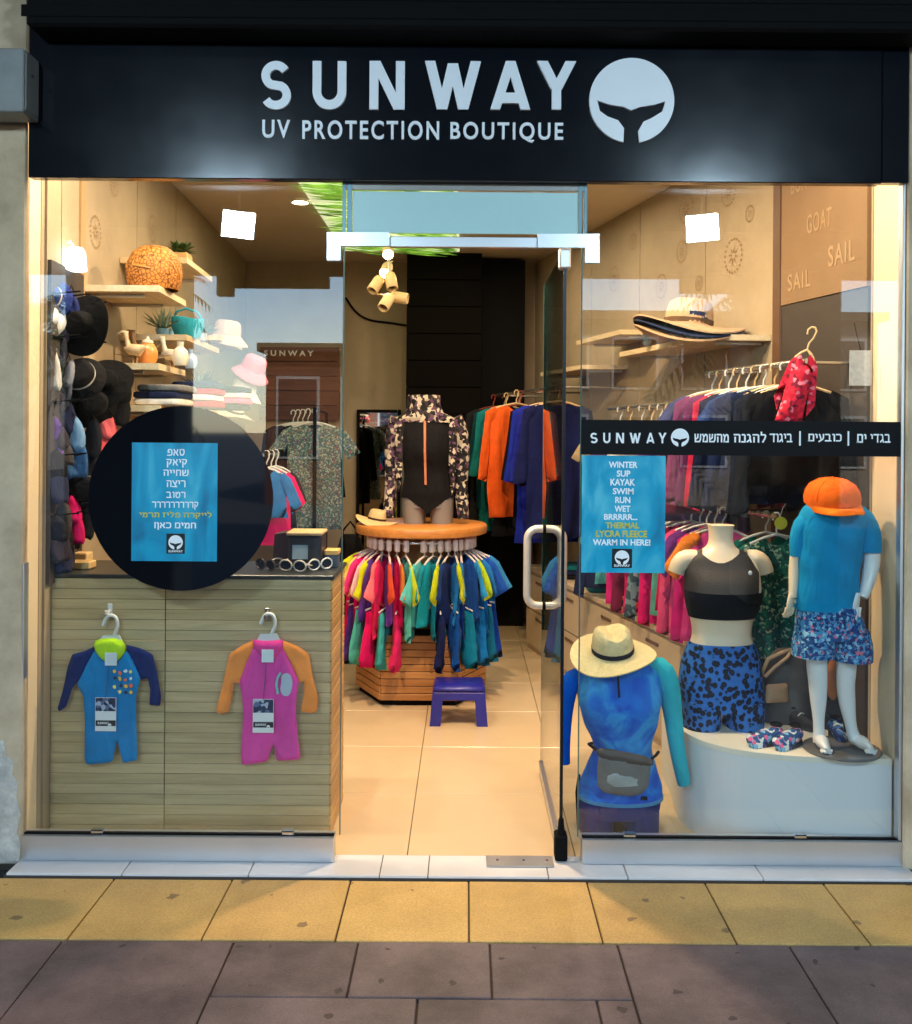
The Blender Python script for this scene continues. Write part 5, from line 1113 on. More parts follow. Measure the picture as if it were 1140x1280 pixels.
KID = [('purple', (104, 60, 160), (222, 222, 40)), ('yellow and pink', (232, 24, 120), (228, 226, 40)), ('lilac', (120, 70, 170), (236, 226, 120)), ('hot pink', (238, 20, 120), (240, 60, 140)), ('pink and white', (240, 40, 130), (240, 190, 200)), ('violet and lime', (98, 62, 160), (214, 224, 30)), ('rose', (236, 36, 100), (248, 120, 130)),
       ('violet', (112, 66, 164), (240, 90, 60)), ('raspberry', (226, 20, 96), (240, 140, 60)), ('aqua and yellow', (90, 190, 180), (214, 220, 40)), ('mint', (80, 176, 172), (90, 190, 184)), ('turquoise', (20, 150, 170), (24, 150, 176)), ('teal and lime', (16, 130, 156), (206, 222, 30)), ('navy', (24, 44, 100), (28, 60, 130)),
       ('sky blue and lime', (30, 120, 190), (212, 226, 30)), ('cobalt', (28, 60, 140), (40, 130, 200)), ('blue', (30, 80, 160), (44, 150, 214)), ('steel blue and lime', (40, 80, 140), (190, 214, 40)), ('azure', (20, 100, 180), (40, 120, 200)), ('royal blue', (24, 60, 150), (30, 80, 170)), ('bright blue', (20, 110, 190), (60, 140, 200)), ('deep blue', (20, 50, 130), (40, 90, 160))]
na = len(KID)
for k, (cn, c_, cs_) in enumerate(KID):
    if k < 10: ang = R(-200 + k * 10.6)
    else: ang = R(-84 + (k - 10) * 9.2)
    x, y = TX + rr_ * math.cos(ang), TY + rr_ * math.sin(ang)
    garment('child_swim_shirt', '%s child swim shirt, %s from the left on the round table rail' % (cn, ORD[k]), 'shirt', (x, y, ZR + .0), ang + R(40 if k < 10 else -40) + R(random.uniform(-10, 10)), .44 if k % 3 else .52, False, c_, cs_, .98, 12 + k % 4, 'child swim shirts on the round table rail', hang=surf('pink_white_hanger', (232, 214, 206), .4, bump=0, var=.03), clip=True)
ZR2 = .56; r2 = .33
MB().tube([(TX + r2 * math.cos(2 * PI * k / 40), TY + r2 * math.sin(2 * PI * k / 40), ZR2) for k in range(41)], .009, 8, False).build('rail', m_rail, tb, True)
for k in range(4):
    a = PI / 4 + k * PI / 2; MB().tube([(TX + r2 * math.cos(a), TY + r2 * math.sin(a), ZR2), (TX + rr_ * math.cos(a), TY + rr_ * math.sin(a), ZR)], .005, 8).build('rail_post', m_rail, tb)
LT = [('purple', (100, 60, 150)), ('hot pink', (230, 20, 110)), ('violet', (84, 54, 140)), ('mint', (80, 180, 165)), ('raspberry', (220, 20, 100)), ('aqua', (60, 170, 170)), ('pink', (236, 40, 110)), None, None, ('navy', (22, 36, 90)), ('blue', (20, 80, 160)), ('teal', (16, 120, 150)), ('azure', (20, 110, 180)), ('deep teal', (14, 96, 130)), ('cobalt', (20, 60, 150)), ('petrol blue', (18, 84, 130))]
for k, q in enumerate(LT):
    if q is None: continue
    ang = R(-190 + k * 13.4); x, y = TX + r2 * math.cos(ang), TY + r2 * math.sin(ang)
    t = thing('swim_shorts', '%s swim shorts, %s from the left on the lower round rail' % (q[0], ORD[k if k < 7 else k - 2]), 'shorts', (x, y, ZR2), 'shorts on the lower round rail', (0, 0, ang + R(16 if k < 8 else -16)))
    put('fabric', gmesh(('sh', k % 3), lambda: puff([(-.10, -.03), (-.15, -.33), (-.015, -.35), (0, -.2), (.015, -.35), (.15, -.33), (.10, -.03)], .02, .03, .035, .012, k % 3).mesh('fabric', True)), fab(q[1]), t, world=False)
    put('clip_hanger', gmesh('clip', lambda: MB().tube([(-.1, 0, -.02), (0, 0, -.012), (.1, 0, -.02)], .005, 6).tube([(0, 0, -.012), (0, 0, .012)], .004, 6).mesh('clip_hanger', True)), m_hang, t, world=False)
# straw hats and small tray on the table
hat('straw hat lying on the left edge of the round table', (P(470, 650, 5.55).x, 5.6, TZ + .02), (0, R(10), 0), 'floppy', (214, 184, 130), (70, 50, 40), .62, 60)
# plastic stool
st = thing('step_stool', 'blue plastic step stool in front of the round table', 'stool', (P(573, 890, 5.08).x, 5.1, ZF))
m_blue = surf('blue_plastic', (34, 34, 140), .35, var=.08, bump=.03)
x0, x1 = P(541, 880, 5.0).x, P(606, 880, 5.0).x; hz = .21
MB().box(x0, x1, 5.0, 5.22, hz - .03, hz, .014).build('seat', m_blue, st, True)
MB().box(x0 + .006, x1 - .006, 5.004, 5.014, hz - .07, hz - .029, .003).build('apron', m_blue, st)
for sx in (0, 1):
    for sy in (0, 1):
        xa_, ya_ = (x0 + .03, x1 - .03)[sx], (5.03, 5.19)[sy]; ox, oy = (-.018, .018)[sx], (-.012, .012)[sy]
        MB().loft([[(xa_ + u * .028 + ox * k, ya_ + v * .022 + oy * k, z) for u, v in ((-1, -1), (1, -1), (1, 1), (-1, 1))] for k, z in ((1, ZF), (.2, hz - .025))]).build('leg', m_blue, st)
# ================================================================== DRAWER CABINET
cb_ = thing('drawer_cabinet', 'pale low drawer cabinet along the right wall', 'cabinet', (rw(5.4) - .2, 5.4, ZF))
m_cab = surf('cabinet_cream', (198, 176, 146), .5, var=.06, bump=.03)
dpt = .34; zc_ = .56
MB().plan([(rw(4.45) - .012, 4.45), (rw(4.45) - dpt, 4.45), (rw(6.9) - dpt, 6.9), (rw(6.9) - .012, 6.9)], ZF, zc_).build('carcass', m_cab, cb_)
MB().plan([(rw(4.43) - .012, 4.43), (rw(4.43) - dpt - .02, 4.43), (rw(6.9) - dpt - .02, 6.9), (rw(6.9) - .012, 6.9)], zc_ + .001, zc_ + .025).build('top', m_cab, cb_)
for k in range(4):
    for j in range(2):
        y0, y1 = 4.48 + k * .6, 4.48 + k * .6 + .59; za, zb_ = ZF + .04 + j * .25, ZF + .04 + j * .25 + .24
        q = lambda y, o: (rw(y) - dpt - o, y)
        d_ = MB().plan([q(y0, .001), q(y0, .016), q(y1, .016), q(y1, .001)], za, zb_).build('drawer', m_cab, cb_)
        ym = (y0 + y1) / 2; MB().plan([q(ym - .07, .017), q(ym - .07, .022), q(ym + .07, .022), q(ym + .07, .017)], zb_ - .05, zb_ - .035).build('handle', surf('handle_brown', (110, 82, 60), .5), d_)
for k, (Y, cols) in enumerate(((4.62, [blk, navy]), (4.9, [navy, teal, blk]), (5.3, [blk, teal]), (5.8, [teal, navy, blk]), (6.3, [blk, navy, teal]))):
    folded(rw(Y) - .18, Y, zc_ + .025, .26, .24, cols, '%s pile along the drawer cabinet' % ORD[k], 'folded clothes on the drawer cabinet')

# ================================================================== WINDOW PLATFORM
ZP = .367
pf = thing('display_platform', 'white curved display platform in the right window', 'platform', (1.2, 3.8, ZF))
m_pf = surf('white_laminate', (222, 224, 226), .4, var=.04, scale=4, bump=.02)
cv = [(P(849, 905, 3.95).x, 4.30), (P(848, 905, 3.95).x, 4.1), (P(848, 905, 3.85).x, 3.9), (.855, 3.76), (.91, 3.64), (1.0, 3.56), (1.12, 3.51), (1.28, 3.48), (1.522, 3.465)]
curve = [q[:2] for q in catmull(cv, 40)]
plan_ = curve + [(1.522, 3.675), (rw(3.70) - .03, 3.70), (rw(4.3) - .03, 4.30)]
MB().plan(plan_, ZF, ZP - .02).build('body', m_pf, pf)
cen = (1.25, 3.9); MB().plan([(x + (cen[0] - x) * -.006, y) for x, y in plan_], ZP - .0195, ZP).build('top', surf('platform_top', (232, 224, 206), .4, var=.03), pf)
# ================================================================== MANNEQUINS
m_skin = surf('mannequin_cream', (228, 206, 176), .35, var=.04, bump=.02)
m_skinw = surf('mannequin_white', (228, 228, 226), .3, var=.03, bump=.01)
m_skg = surf('mannequin_grey', (128, 122, 116), .35, var=.05, bump=.01)
def hand(t, wrist, dirv, side, s, mat, name='hand'):
    """palm and five curled fingers; wrist point, pointing along dirv"""
    d_ = Vector(dirv).normalized(); x_ = Vector(side).normalized(); n_ = d_.cross(x_).normalized(); w0 = Vector(wrist); mb = MB()
    mb.tube([w0 - d_ * .012 * s, w0 + d_ * .012 * s, w0 + d_ * .04 * s, w0 + d_ * .062 * s], [(.016 * s, .012 * s), (.024 * s, .013 * s), (.03 * s, .012 * s), (.028 * s, .010 * s)], 12)
    # palm axes: tube picks its own frame, so the fingers are set explicitly
    for k, (o, l) in enumerate(((-.021, .05), (-.007, .058), (.007, .054), (.02, .042))):
        b0 = w0 + d_ * .055 * s + x_ * o * s; mb.tube([b0, b0 + (d_ * .5 * l + n_ * .06 * l) * s, b0 + (d_ * .82 * l + n_ * .3 * l) * s, b0 + (d_ * .95 * l + n_ * .6 * l) * s], [.0078 * s, .0072 * s, .0066 * s, .004 * s], 8)
    b0 = w0 + d_ * .016 * s - x_ * .02 * s; mb.tube([b0, b0 + (-x_ * .02 + d_ * .018) * s, b0 + (-x_ * .03 + d_ * .04 + n_ * .006) * s, b0 + (-x_ * .03 + d_ * .052 + n_ * .014) * s], [.010 * s, .009 * s, .0078 * s, .004 * s], 8)
    mb.build(name, mat, t, True)
# ---- 1: straw hat mannequin on the floor at the left of the right window
Y = 3.74
m1 = thing('mannequin', 'torso mannequin in blue rash guard and straw hat standing on the floor', 'mannequin', P(775, 1045, Y))
m_rash = pattern('blue_tie_dye', [(0, (8, 66, 176)), (.38, (8, 84, 196)), (.52, (24, 118, 216)), (.66, (60, 160, 226)), (.8, (12, 92, 200))], 7, 'noise', .0, .7, 'LINEAR')
m_turq = fab((44, 178, 194)); m_navy = fab((12, 36, 112))
torso = [(822, 772, 22, 20, 0), (828, 772, 38, 26, 0), (838, 773, 49, 32, 0), (856, 773, 52, 38, -2), (878, 774, 51, 42, -4), (900, 775, 46, 38, -2), (920, 777, 39, 32, 0), (938, 778, 36, 30, 0), (956, 777, 43, 34, 0), (976, 776, 50, 37, 0), (993, 775, 52, 38, 0)]
bodyloft(torso, Y, 40, 44, wr=.012, seed=1).build('rash_guard', m_rash, m1, True)
MB().tube([P(772, 838, Y - .105), P(773, 856, Y - .125), P(774, 872, Y - .138)], .004, 6).build('zip', m_blk, m1)
bodyloft([(988, 775, 49, 36, 0), (996, 775, 50, 37, 0), (1006, 773, 51, 38, 0), (1012, 772, 50, 38, 0)], Y, 12, 40, .001, wr=.004).build('shorts', m_navy, m1, True)
for cx_, hw in ((744, 23), (800.5, 22.5)): bodyloft([(1006, cx_, hw, 36, 0), (1024, cx_, hw - .5, 35, 0), (1044, cx_, hw - 1, 34, 0)], Y, 8, 28).build('short_leg', m_navy, m1, True)
bodyloft([(991, 775, 53, 39, 0), (995, 775, 53, 39, 0)], Y, 3, 40, .001).build('hem_band', fab((84, 150, 196)), m1, True)
s_ = Y / FPX
limb([(806, 836, 10, 0), (824, 836, 15, 0), (835, 856, 14.5, 0), (840, 890, 12, -4), (844, 930, 10, -10), (849, 960, 9, -14), (852, 975, 8, -14)], Y).build('sleeve', m_turq, m1, True)
limb([(744, 850, 8, 0), (723, 846, 11, 0), (712, 856, 12, 2), (707, 890, 10, 6), (706, 930, 8, 10), (707, 958, 7, 12)], Y).build('sleeve', fab((12, 90, 200)), m1, True)
bodyloft([(806, 770, 15, 15, 0), (826, 772, 16, 15, 0)], Y, 4, 20).build('neck', m_skin, m1, True)
t = hat('straw fedora with black band on the blue rash guard mannequin', P(766, 814, Y - .02), (R(13), R(-7), R(8)), 'fedora', (0, 0, 0), (24, 20, 20), .93, 5, surf('straw', (226, 206, 152), .65, var=.18, scale=60, bump=.4, bscale=160), name='straw_hat')
bg_ = thing('waist_bag', 'grey translucent waist bag strapped on the blue rash guard mannequin', 'bag', P(783, 990, Y - .14))
m_bag = surf('bag_grey', (118, 114, 108), .45, var=.3, scale=12, bump=.3, bscale=18); Yb = Y - .155
puff(smoothpoly(pp([(749, 940), (780, 941), (812, 950), (814, 960), (809, 992), (780, 996), (748, 990), (746, 962)], Yb)), .02, .012, .03, .002, 4, Yb).build('pouch', m_bag, bg_, True)
puff(smoothpoly(pp([(744, 933), (770, 936), (816, 946), (816, 958), (780, 954), (746, 946)], Yb)), .014, .012, .016, .001, 5, Yb - .012).build('roll_top', surf('bag_dark', (70, 62, 54), .5, var=.2, bump=.2), bg_, True)
puff(smoothpoly(pp([(756, 962), (800, 966), (798, 986), (757, 982)], Yb)), .006, .012, .02, .001, 6, Yb - .016).build('window', surf('bag_window', (170, 174, 170), .25, var=.25, scale=20, bump=.3, bscale=30), bg_, True)
MB().tube([P(747, 938, Yb), P(741, 934, Y - .1), P(736, 930, Y), P(745, 928, Y + .1)], .006, 6).build('strap', m_blk, bg_); MB().tube([P(815, 948, Yb), P(820, 944, Y - .08), P(823, 940, Y)], .006, 6).build('strap', m_blk, bg_)
MB().box(P(804, 996, Yb).x - .012, P(804, 996, Yb).x + .012, Yb - .022, Yb - .01, P(804, 996, Yb).z - .006, P(804, 996, Yb).z + .006, .002).build('buckle', m_blk, bg_)
# black stand rod and foot at the left of this mannequin
MB().tube([P(724, 968, Y + .02), P(721, 990, Y + .02), P(722, 1012, Y + .02), P(723, 1034, Y + .02)], .006, 8).build('stand_rod', m_blk, m1); MB().lathe([(0, 0), (.06, 0), (.06, .008), (0, .012)], 24, (P(775, 1045, Y).x, Y, ZF)).build('stand_foot', m_blk, m1)
# ---- 2: sports bra mannequin on the platform
Y = 3.86
m2 = thing('mannequin', 'torso mannequin in black sports bra and blue leopard print shorts', 'mannequin', P(902, 912, Y))
tors = [(656, 901, 16.5, 15, 0), (664, 901, 15, 14, 0), (676, 901, 15, 14, 0), (684, 901, 19, 16, 0), (690, 901, 30, 18, 0), (697, 901, 42, 21, 0), (708, 901, 46, 26, -1), (722, 902, 46, 33, -5), (740, 902, 46, 37, -7), (756, 902, 43, 33, -4), (772, 902, 39, 28, 0), (788, 902, 36.5, 25, 0), (800, 902, 38, 27, 0), (815, 902, 44, 31, 2)]
bodyloft(tors, Y, 48, 44).build('body', m_skin, m2, True)
for s in (-1, 1): limb([(901 + s * 32, 699, 12, 0), (901 + s * 44, 699, 12, 0), (901 + s * 52, 706, 11.5, 0), (901 + s * 56, 716, 10.5, 0)], Y, 8).build('arm_stub', m_skin, m2, True)
m_bra = surf('bra_mesh_fabric', (36, 31, 29), .7, var=.1, scale=40, bump=.2, bscale=220)
upx = lambda v: CX + v.x / v.y * FPX + (-ROLL * (-(v.z - EYE) / v.y * FPX))
def upy(v): return CY - (v.z - EYE) / v.y * FPX + ROLL * (v.x / v.y * FPX)
def ucut(v):
    px, py = upx(v), upy(v); front = v.y < Y
    if not front: return py < 700
    if abs(px - 901) < 23 and py < 704 - ((px - 901) / 23) ** 2 * 12: return True
    e_ = 47 - max(0, 716 - py) * .62
    return abs(px - 902) > e_ or py < 684
bodyloft([(680, 901, 17, 15, 0), (684, 901, 19, 16, 0), (690, 901, 30, 18, 0), (697, 901, 42, 21, 0), (708, 901, 46, 26, -1), (722, 902, 46, 33, -5), (737, 902, 46, 37, -7)], Y, 170, 220, .0035, cut=ucut, cap=False).build('bra_top', m_bra, m2, True)
bodyloft([(736, 902, 46, 37, -7), (748, 902, 45.5, 35.5, -6), (760, 902, 42.5, 32, -3), (770, 902, 39.8, 28.6, 0)], Y, 14, 48, .0045, cap=False).build('bra_band', fab((16, 15, 17)), m2, True)
c = P(939, 716, Y - .085); MB().lathe([(0, 0), (.009, 0), (.008, .002), (0, .003)], 16).tf(Matrix.Translation((c.x - .005, c.y - .004, c.z)) @ Matrix.Rotation(PI / 2, 4, 'X') @ Matrix.Rotation(R(25), 4, 'Y')).build('round_badge', m_white, m2)
m_leo = pattern('blue_leopard', [(0, (22, 52, 104)), (.10, (18, 42, 88)), (.15, (8, 12, 26)), (.47, (8, 12, 28)), (.53, (40, 100, 178)), (1, (48, 112, 190))], 44, 'voronoi', .012, .6, 'LINEAR')
bodyloft([(802, 902, 39, 28, 0), (812, 902, 43, 31, 2), (828, 902, 48, 35, 4), (848, 902, 51, 37, 4), (866, 902, 52, 37, 3), (884, 902, 51, 36, 2)], Y, 22, 48, .003).build('shorts', m_leo, m2, True)
for cx_, hw in ((875.5, 24), (929.5, 24)): bodyloft([(872, cx_, hw + .5, 36, 2), (890, cx_, hw, 35, 2), (911, cx_ - .5, hw - 1, 34, 2)], Y, 10, 32, .002).build('short_leg', m_leo, m2, True)
# ---- 3: child mannequin with cap
Y = 3.56
m3 = thing('mannequin', 'child mannequin in turquoise tee and patterned swim shorts on the platform', 'mannequin', P(1045, 940, Y))
m_tee = fab((14, 140, 192))
bodyloft([(625, 1040, 18, 14, 0), (628, 1041, 27, 16, 0), (634, 1041, 36, 19, 0), (645, 1041, 42, 23, 0), (665, 1039, 42, 26, -1), (690, 1036, 40, 26, -2), (715, 1034, 39, 26, -2), (740, 1032, 38.5, 26, -2), (761, 1031, 38, 26, -1)], Y, 34, 44, wr=.014, seed=2).build('tee_body', m_tee, m3, True)
limb([(1056, 650, 12, 0), (1073, 647, 15.5, 0), (1085, 666, 15, -1), (1086, 690, 14.5, -2)], Y, 10, 18).build('sleeve', m_tee, m3, True)
limb([(1026, 655, 11, 0), (1008, 653, 13, 0), (999, 672, 11.5, 0), (998, 695, 10.5, 0)], Y, 10, 18).build('sleeve', m_tee, m3, True)
limb([(1088, 684, 10.5, -2), (1088, 702, 10.5, -3), (1083, 720, 9, -8), (1076, 736, 6.8, -14), (1072, 744, 5.5, -16)], Y).build('arm', m_skinw, m3, True)
limb([(995, 690, 7, 0), (993, 710, 7, 0), (991, 730, 6, -3), (989, 746, 5, -5)], Y).build('arm', m_skin, m3, True)
p = P(1071.5, 744, Y - .048); hand(m3, p, (P(1069, 764, Y) - P(1072, 744, Y)), (1, -.3, 0), .78, m_skinw)
p = P(988.5, 746, Y - .015); hand(m3, p, (P(986, 766, Y) - P(988, 746, Y)), (-1, -.3, 0), .72, m_skin)
m_shp = pattern('shell_print', [(0, (28, 70, 130)), (.3, (60, 130, 180)), (.48, (140, 190, 214)), (.6, (24, 50, 104)), (.78, (90, 150, 196)), (.93, (196, 110, 130))], 105, 'cells', .02)
bodyloft([(756, 1034, 36, 27, 0), (770, 1036, 40, 28, 0), (785, 1038, 44, 29, 0), (796, 1039, 45.5, 30, 0)], Y, 12, 44, wr=.012).build('shorts', m_shp, m3, True)
bodyloft([(786, 1019, 24, 28, 0), (806, 1017, 25, 29, 0), (819, 1016, 25.5, 29, 0)], Y, 10, 32, wr=.02).build('short_leg', m_shp, m3, True); bodyloft([(786, 1060, 24, 28, 0), (808, 1063, 25, 29, 0), (824, 1064, 25, 29, 0)], Y, 10, 32, wr=.02).build('short_leg', m_shp, m3, True)
def foot(pts): return limb(pts, Y, 12, 14)
limb([(1022, 806, 13, 0), (1021, 830, 12.5, 0), (1023, 852, 11.5, 2), (1024, 875, 10, 3), (1024, 900, 7, 2), (1024.5, 918, 7, 2), (1024.5, 928, 8, 0)], Y, 22, 18).build('leg', m_skinw, m3, True)
limb([(1057, 808, 13, 0), (1058, 832, 12, 0), (1058, 856, 11, 2), (1060, 878, 10, 3), (1063, 900, 7.5, 2), (1066, 914, 7, 2), (1069, 924, 8, 0)], Y, 22, 18).build('leg', m_skinw, m3, True)
for a_, b_ in (((1024.5, 922), (1024.5, 936)), ((1069, 920), (1079, 937))):
    q0, q1 = P(a_[0], a_[1], Y), P(b_[0], b_[1], Y); zf = ZP + .012
    mb = MB().tube([(q0.x, Y + .035, zf + .018), (q0.x, Y + .01, zf + .03), ((q0.x + q1.x) / 2, Y - .03, zf + .026), (q1.x, Y - .06, zf + .016), (q1.x + .002, Y - .082, zf + .011)], [(.012, .014), (.022, .022), (.024, .02), (.014, .026), (.007, .018)], 14)
    for k in range(5): mb.tube([(q1.x - .02 + k * .009, Y - .07, zf + .011), (q1.x - .02 + k * .009, Y - .088 + abs(k - 1) * .004, zf + .007)], [.0055, .004], 6)
    mb.build('foot', m_skinw, m3, True)
MB().lathe([(0, 0), (.135, 0), (.138, .005), (.135, .01), (0, .01)], 40, (P(1052, 940, Y).x + .0, Y + .0, ZP + .0008)).build('base_plate', surf('smoked_base', (96, 96, 96), .15, bump=0, var=.05), m3, True)
bodyloft([(610, 1040, 12, 12, 0), (630, 1040, 13, 13, 0)], Y, 4, 18).build('neck', m_skin, m3, True)
cp = thing('cap', 'bright orange baseball cap on the child mannequin', 'cap', P(1040, 625, Y), None, (R(8), R(-3), R(6)))
m_or = fab((248, 104, 22)); s_ = Y / FPX
cap_fn = lambda p, a, r: (p.x, p.y * 1.1, p.z)
put('crown', MB().lathe([(33 * s_, -.01), (33.5 * s_, .008), (31.5 * s_, .035), (27 * s_, .058), (19 * s_, .073), (8 * s_, .081), (.002, .083)], 36, fn=cap_fn).mesh('crown', True), m_or, cp, world=False)
br = []
for u, r0 in ((0, 1.0), (.35, 1.28), (.7, 1.52), (1, 1.66)):
    br.append([(33 * s_ * math.cos(a) * (1.0 - .04 * u), -33 * s_ * 1.1 * math.sin(a) * (1 + (r0 - 1) * math.sin(a) ** .6 if math.sin(a) > 0 else 1), -.008 - .022 * u + .018 * (1 - abs(math.cos(a))) * u) for a in [PI * k / 22 for k in range(23)]])
nb2 = 23; v = [q for r in br for q in r]; v2 = [(x, y, z - .003) for x, y, z in v]
f = [(i * nb2 + k, i * nb2 + k + 1, (i + 1) * nb2 + k + 1, (i + 1) * nb2 + k) for i in range(3) for k in range(nb2 - 1)]; n0 = len(v)
f2 = [tuple(j + n0 for j in reversed(q)) for q in f]; rim = [(3 * nb2 + k, 3 * nb2 + k + 1, n0 + 3 * nb2 + k + 1, n0 + 3 * nb2 + k) for k in range(nb2 - 1)]
put('visor', MB().add(v + v2, f + f2 + rim).mesh('visor', True), fab((250, 122, 26)), cp, world=False)
put('button', MB().lathe([(0, .088), (.005, .086), (.007, .082)], 12).mesh('button', True), m_or, cp, world=False)
for k in range(6):
    a = PI / 6 + k * PI / 3; put('seam', MB().tube([(33.6 * s_ * math.cos(a), 33.6 * s_ * 1.1 * math.sin(a), .008), (31.7 * s_ * math.cos(a), 31.7 * s_ * 1.1 * math.sin(a), .035), (27.2 * s_ * math.cos(a), 27.2 * s_ * 1.1 * math.sin(a), .058), (19 * s_ * math.cos(a), 19 * s_ * 1.1 * math.sin(a), .0735), (2 * s_ * math.cos(a), 2 * s_ * math.sin(a), .083)], .0011, 5).mesh('seam'), fab((220, 84, 14)), cp, world=False)
# ---- 4: swimsuit mannequin on the round table
Y = 5.65
m4 = thing('mannequin', 'grey torso mannequin in black zip swimsuit and printed hooded jacket', 'mannequin', (P(534, 655, Y).x, Y, TZ))
m_jkt = pattern('monochrome_floral', [(0, (20, 17, 19)), (.40, (186, 172, 150)), (.58, (50, 42, 44)), (.74, (160, 146, 128)), (.84, (90, 60, 84))], 46, 'cells', .05)
m_sw = fab((20, 18, 20))
bodyloft([(520, 532, 20, 14, 0), (528, 532, 32, 17, 0), (545, 532, 32, 21, -2), (565, 532, 29, 23, -3), (585, 532, 26, 19, 0), (600, 533, 27, 20, 0), (615, 534, 31, 22, 1), (626, 535, 32, 22, 2), (634, 535, 30, 22, 2)], Y, 36, 40).build('torso', m_skg, m4, True)
def scut(v):
    px, py = upx(v), upy(v)
    return py > 622 and abs(px - 535) > max(4, 32 - (py - 618) * 1.35)
bodyloft([(524, 532, 29, 16, 0), (530, 532, 32, 17.5, 0), (545, 532, 32.5, 21.5, -2), (565, 532, 29.5, 23.5, -3), (585, 532, 26.5, 19.5, 0), (600, 533, 27.5, 20.5, 0), (615, 534, 31.5, 22.5, 1), (626, 535, 32.5, 22.5, 2), (640, 535, 30, 22.5, 2)], Y, 220, 200, .004, cut=scut, cap=False).build('swimsuit', m_sw, m4, True)
for cx_ in (518, 552): bodyloft([(624, cx_ + (1 if cx_ < 530 else -1), 15.5, 20, 2), (640, cx_, 14.5, 18, 2), (656, cx_, 13.5, 17, 2)], Y, 10, 26).build('thigh', m_skg, m4, True)
MB().tube([P(531, 526, Y - .085), P(531, 545, Y - .118), P(531, 565, Y - .13), P(531.5, 585, Y - .105), P(532, 606, Y - .108)], (.0075), 6).build('zip', fab((206, 128, 92)), m4)
bodyloft([(494, 530, 20, 15, 0), (500, 530, 20.5, 16, 0), (508, 530, 20, 16, 0), (516, 531, 24, 17, 0), (522, 532, 36, 18.5, 0), (528, 532, 38, 20, 2)], Y, 20, 40, .004, cap=False, wr=.03).build('jacket_collar', m_jkt, m4, True)
limb([(500, 524, 13, 0), (492, 545, 11, 2), (490, 575, 9.5, 2), (489, 605, 8, 0), (487, 630, 7.5, -4), (486, 646, 7, -6)], Y).build('jacket_sleeve', m_jkt, m4, True)
limb([(566, 524, 13, 0), (575, 545, 11.5, 2), (577, 575, 10, 2), (576, 605, 8.5, 0), (578, 630, 8, -4), (579, 648, 7, -6)], Y).build('jacket_sleeve', m_jkt, m4, True)
for pts in ([(498, 526), (508, 530), (504, 560), (502, 600), (497, 620), (492, 560)], [(560, 530), (570, 526), (572, 565), (566, 625), (561, 600), (561, 560)]):
    puff(smoothpoly(pp(pts, Y - .06)), .012, .018, .02, .004, 7, Y - .062).build('jacket_front', m_jkt, m4, True)
# ================================================================== SHOES AND BAGS on the platform
m_sole = surf('rubber_sole', (40, 40, 44), .7)
m_shoe = pattern('shell_print_shoe', [(0, (40, 80, 130)), (.35, (120, 170, 200)), (.6, (206, 214, 214)), (.8, (214, 96, 140)), (.92, (40, 50, 90))], 70, 'cells', .02)
def shoe(px, py, Y, s, rz, mat, label, group):
    p = P(px, py, Y); t = thing('water_shoe', label, 'shoe', (p.x, Y, ZP + .0005), group, (0, 0, rz))
    up_ = MB().tube([(0, .085 * s, .05 * s), (0, .06 * s, .042 * s), (0, .01 * s, .032 * s), (0, -.05 * s, .026 * s), (0, -.09 * s, .02 * s), (0, -.105 * s, .018 * s)], [(.022 * s, .026 * s), (.04 * s, .032 * s), (.032 * s, .034 * s), (.024 * s, .042 * s), (.018 * s, .038 * s), (.008 * s, .022 * s)], 18)
    put('upper', up_.mesh('upper', True), mat, t, world=False)
    so_ = [(.036 * s * math.cos(a) * (1 - .12 * math.sin(a)), .1 * s * math.sin(a)) for a in [2 * PI * k / 24 for k in range(24)]]
    put('sole', MB().plan([(x, -y) for x, y in so_], 0, .014 * s).mesh('sole'), m_sole, t, world=False)
    put('collar', MB().lathe([(.026 * s, .078 * s), (.03 * s, .085 * s), (.025 * s, .09 * s), (.021 * s, .082 * s)], 18, (0, .06 * s, 0)).mesh('collar', True), m_blk, t, world=False)
    put('lace', MB().tube([(-.024 * s, -.01 * s, .06 * s), (0, -.005 * s, .07 * s), (.024 * s, .0, .062 * s)], .003 * s, 6).mesh('lace', True), m_hang, t, world=False)
shoe(958, 935, 3.62, .82, R(-62), m_shoe, 'printed water shoe, left one of the pair by the leopard shorts', 'shell print water shoes'); shoe(986, 935, 3.60, .82, R(-48), m_shoe, 'printed water shoe, right one of the pair by the leopard shorts', 'shell print water shoes')
m_bsh = pattern('blue_shoe', [(0, (24, 40, 90)), (.5, (60, 110, 180)), (.8, (150, 190, 220))], 60, 'cells')
shoe(1047, 930, 3.70, .8, R(-8), m_bsh, 'blue water shoe standing between the legs of the child mannequin', 'blue water shoes'); shoe(1000, 915, 3.84, .8, R(25), surf('black_neoprene', (34, 32, 34), .7), 'black water shoe behind the printed pair', None)
bp_ = thing('backpack', 'slumped grey backpack with beige pocket behind the shoes', 'backpack', (P(985, 890, 3.95).x, 3.95, ZP))
Yb = 3.95; m_gb = surf('grey_nylon', (86, 82, 80), .6, var=.3, scale=10, bump=.5, bscale=14)
bodyloft([(812, 985, 14, 12, 0), (822, 986, 24, 18, 0), (845, 986, 33, 24, 0), (870, 984, 37, 27, 0), (892, 982, 38, 28, 0), (908, 982, 34, 27, 0)], Yb, 22, 36, wr=.035, seed=4).build('bag', m_gb, bp_, True)
puff(smoothpoly(pp([(958, 856), (985, 854), (986, 878), (957, 880)], Yb - .1), 1, .1), .012, .014, .02, .002, 2, Yb - .095).build('front_pocket', surf('beige_pocket', (180, 146, 112), .7), bp_, True)
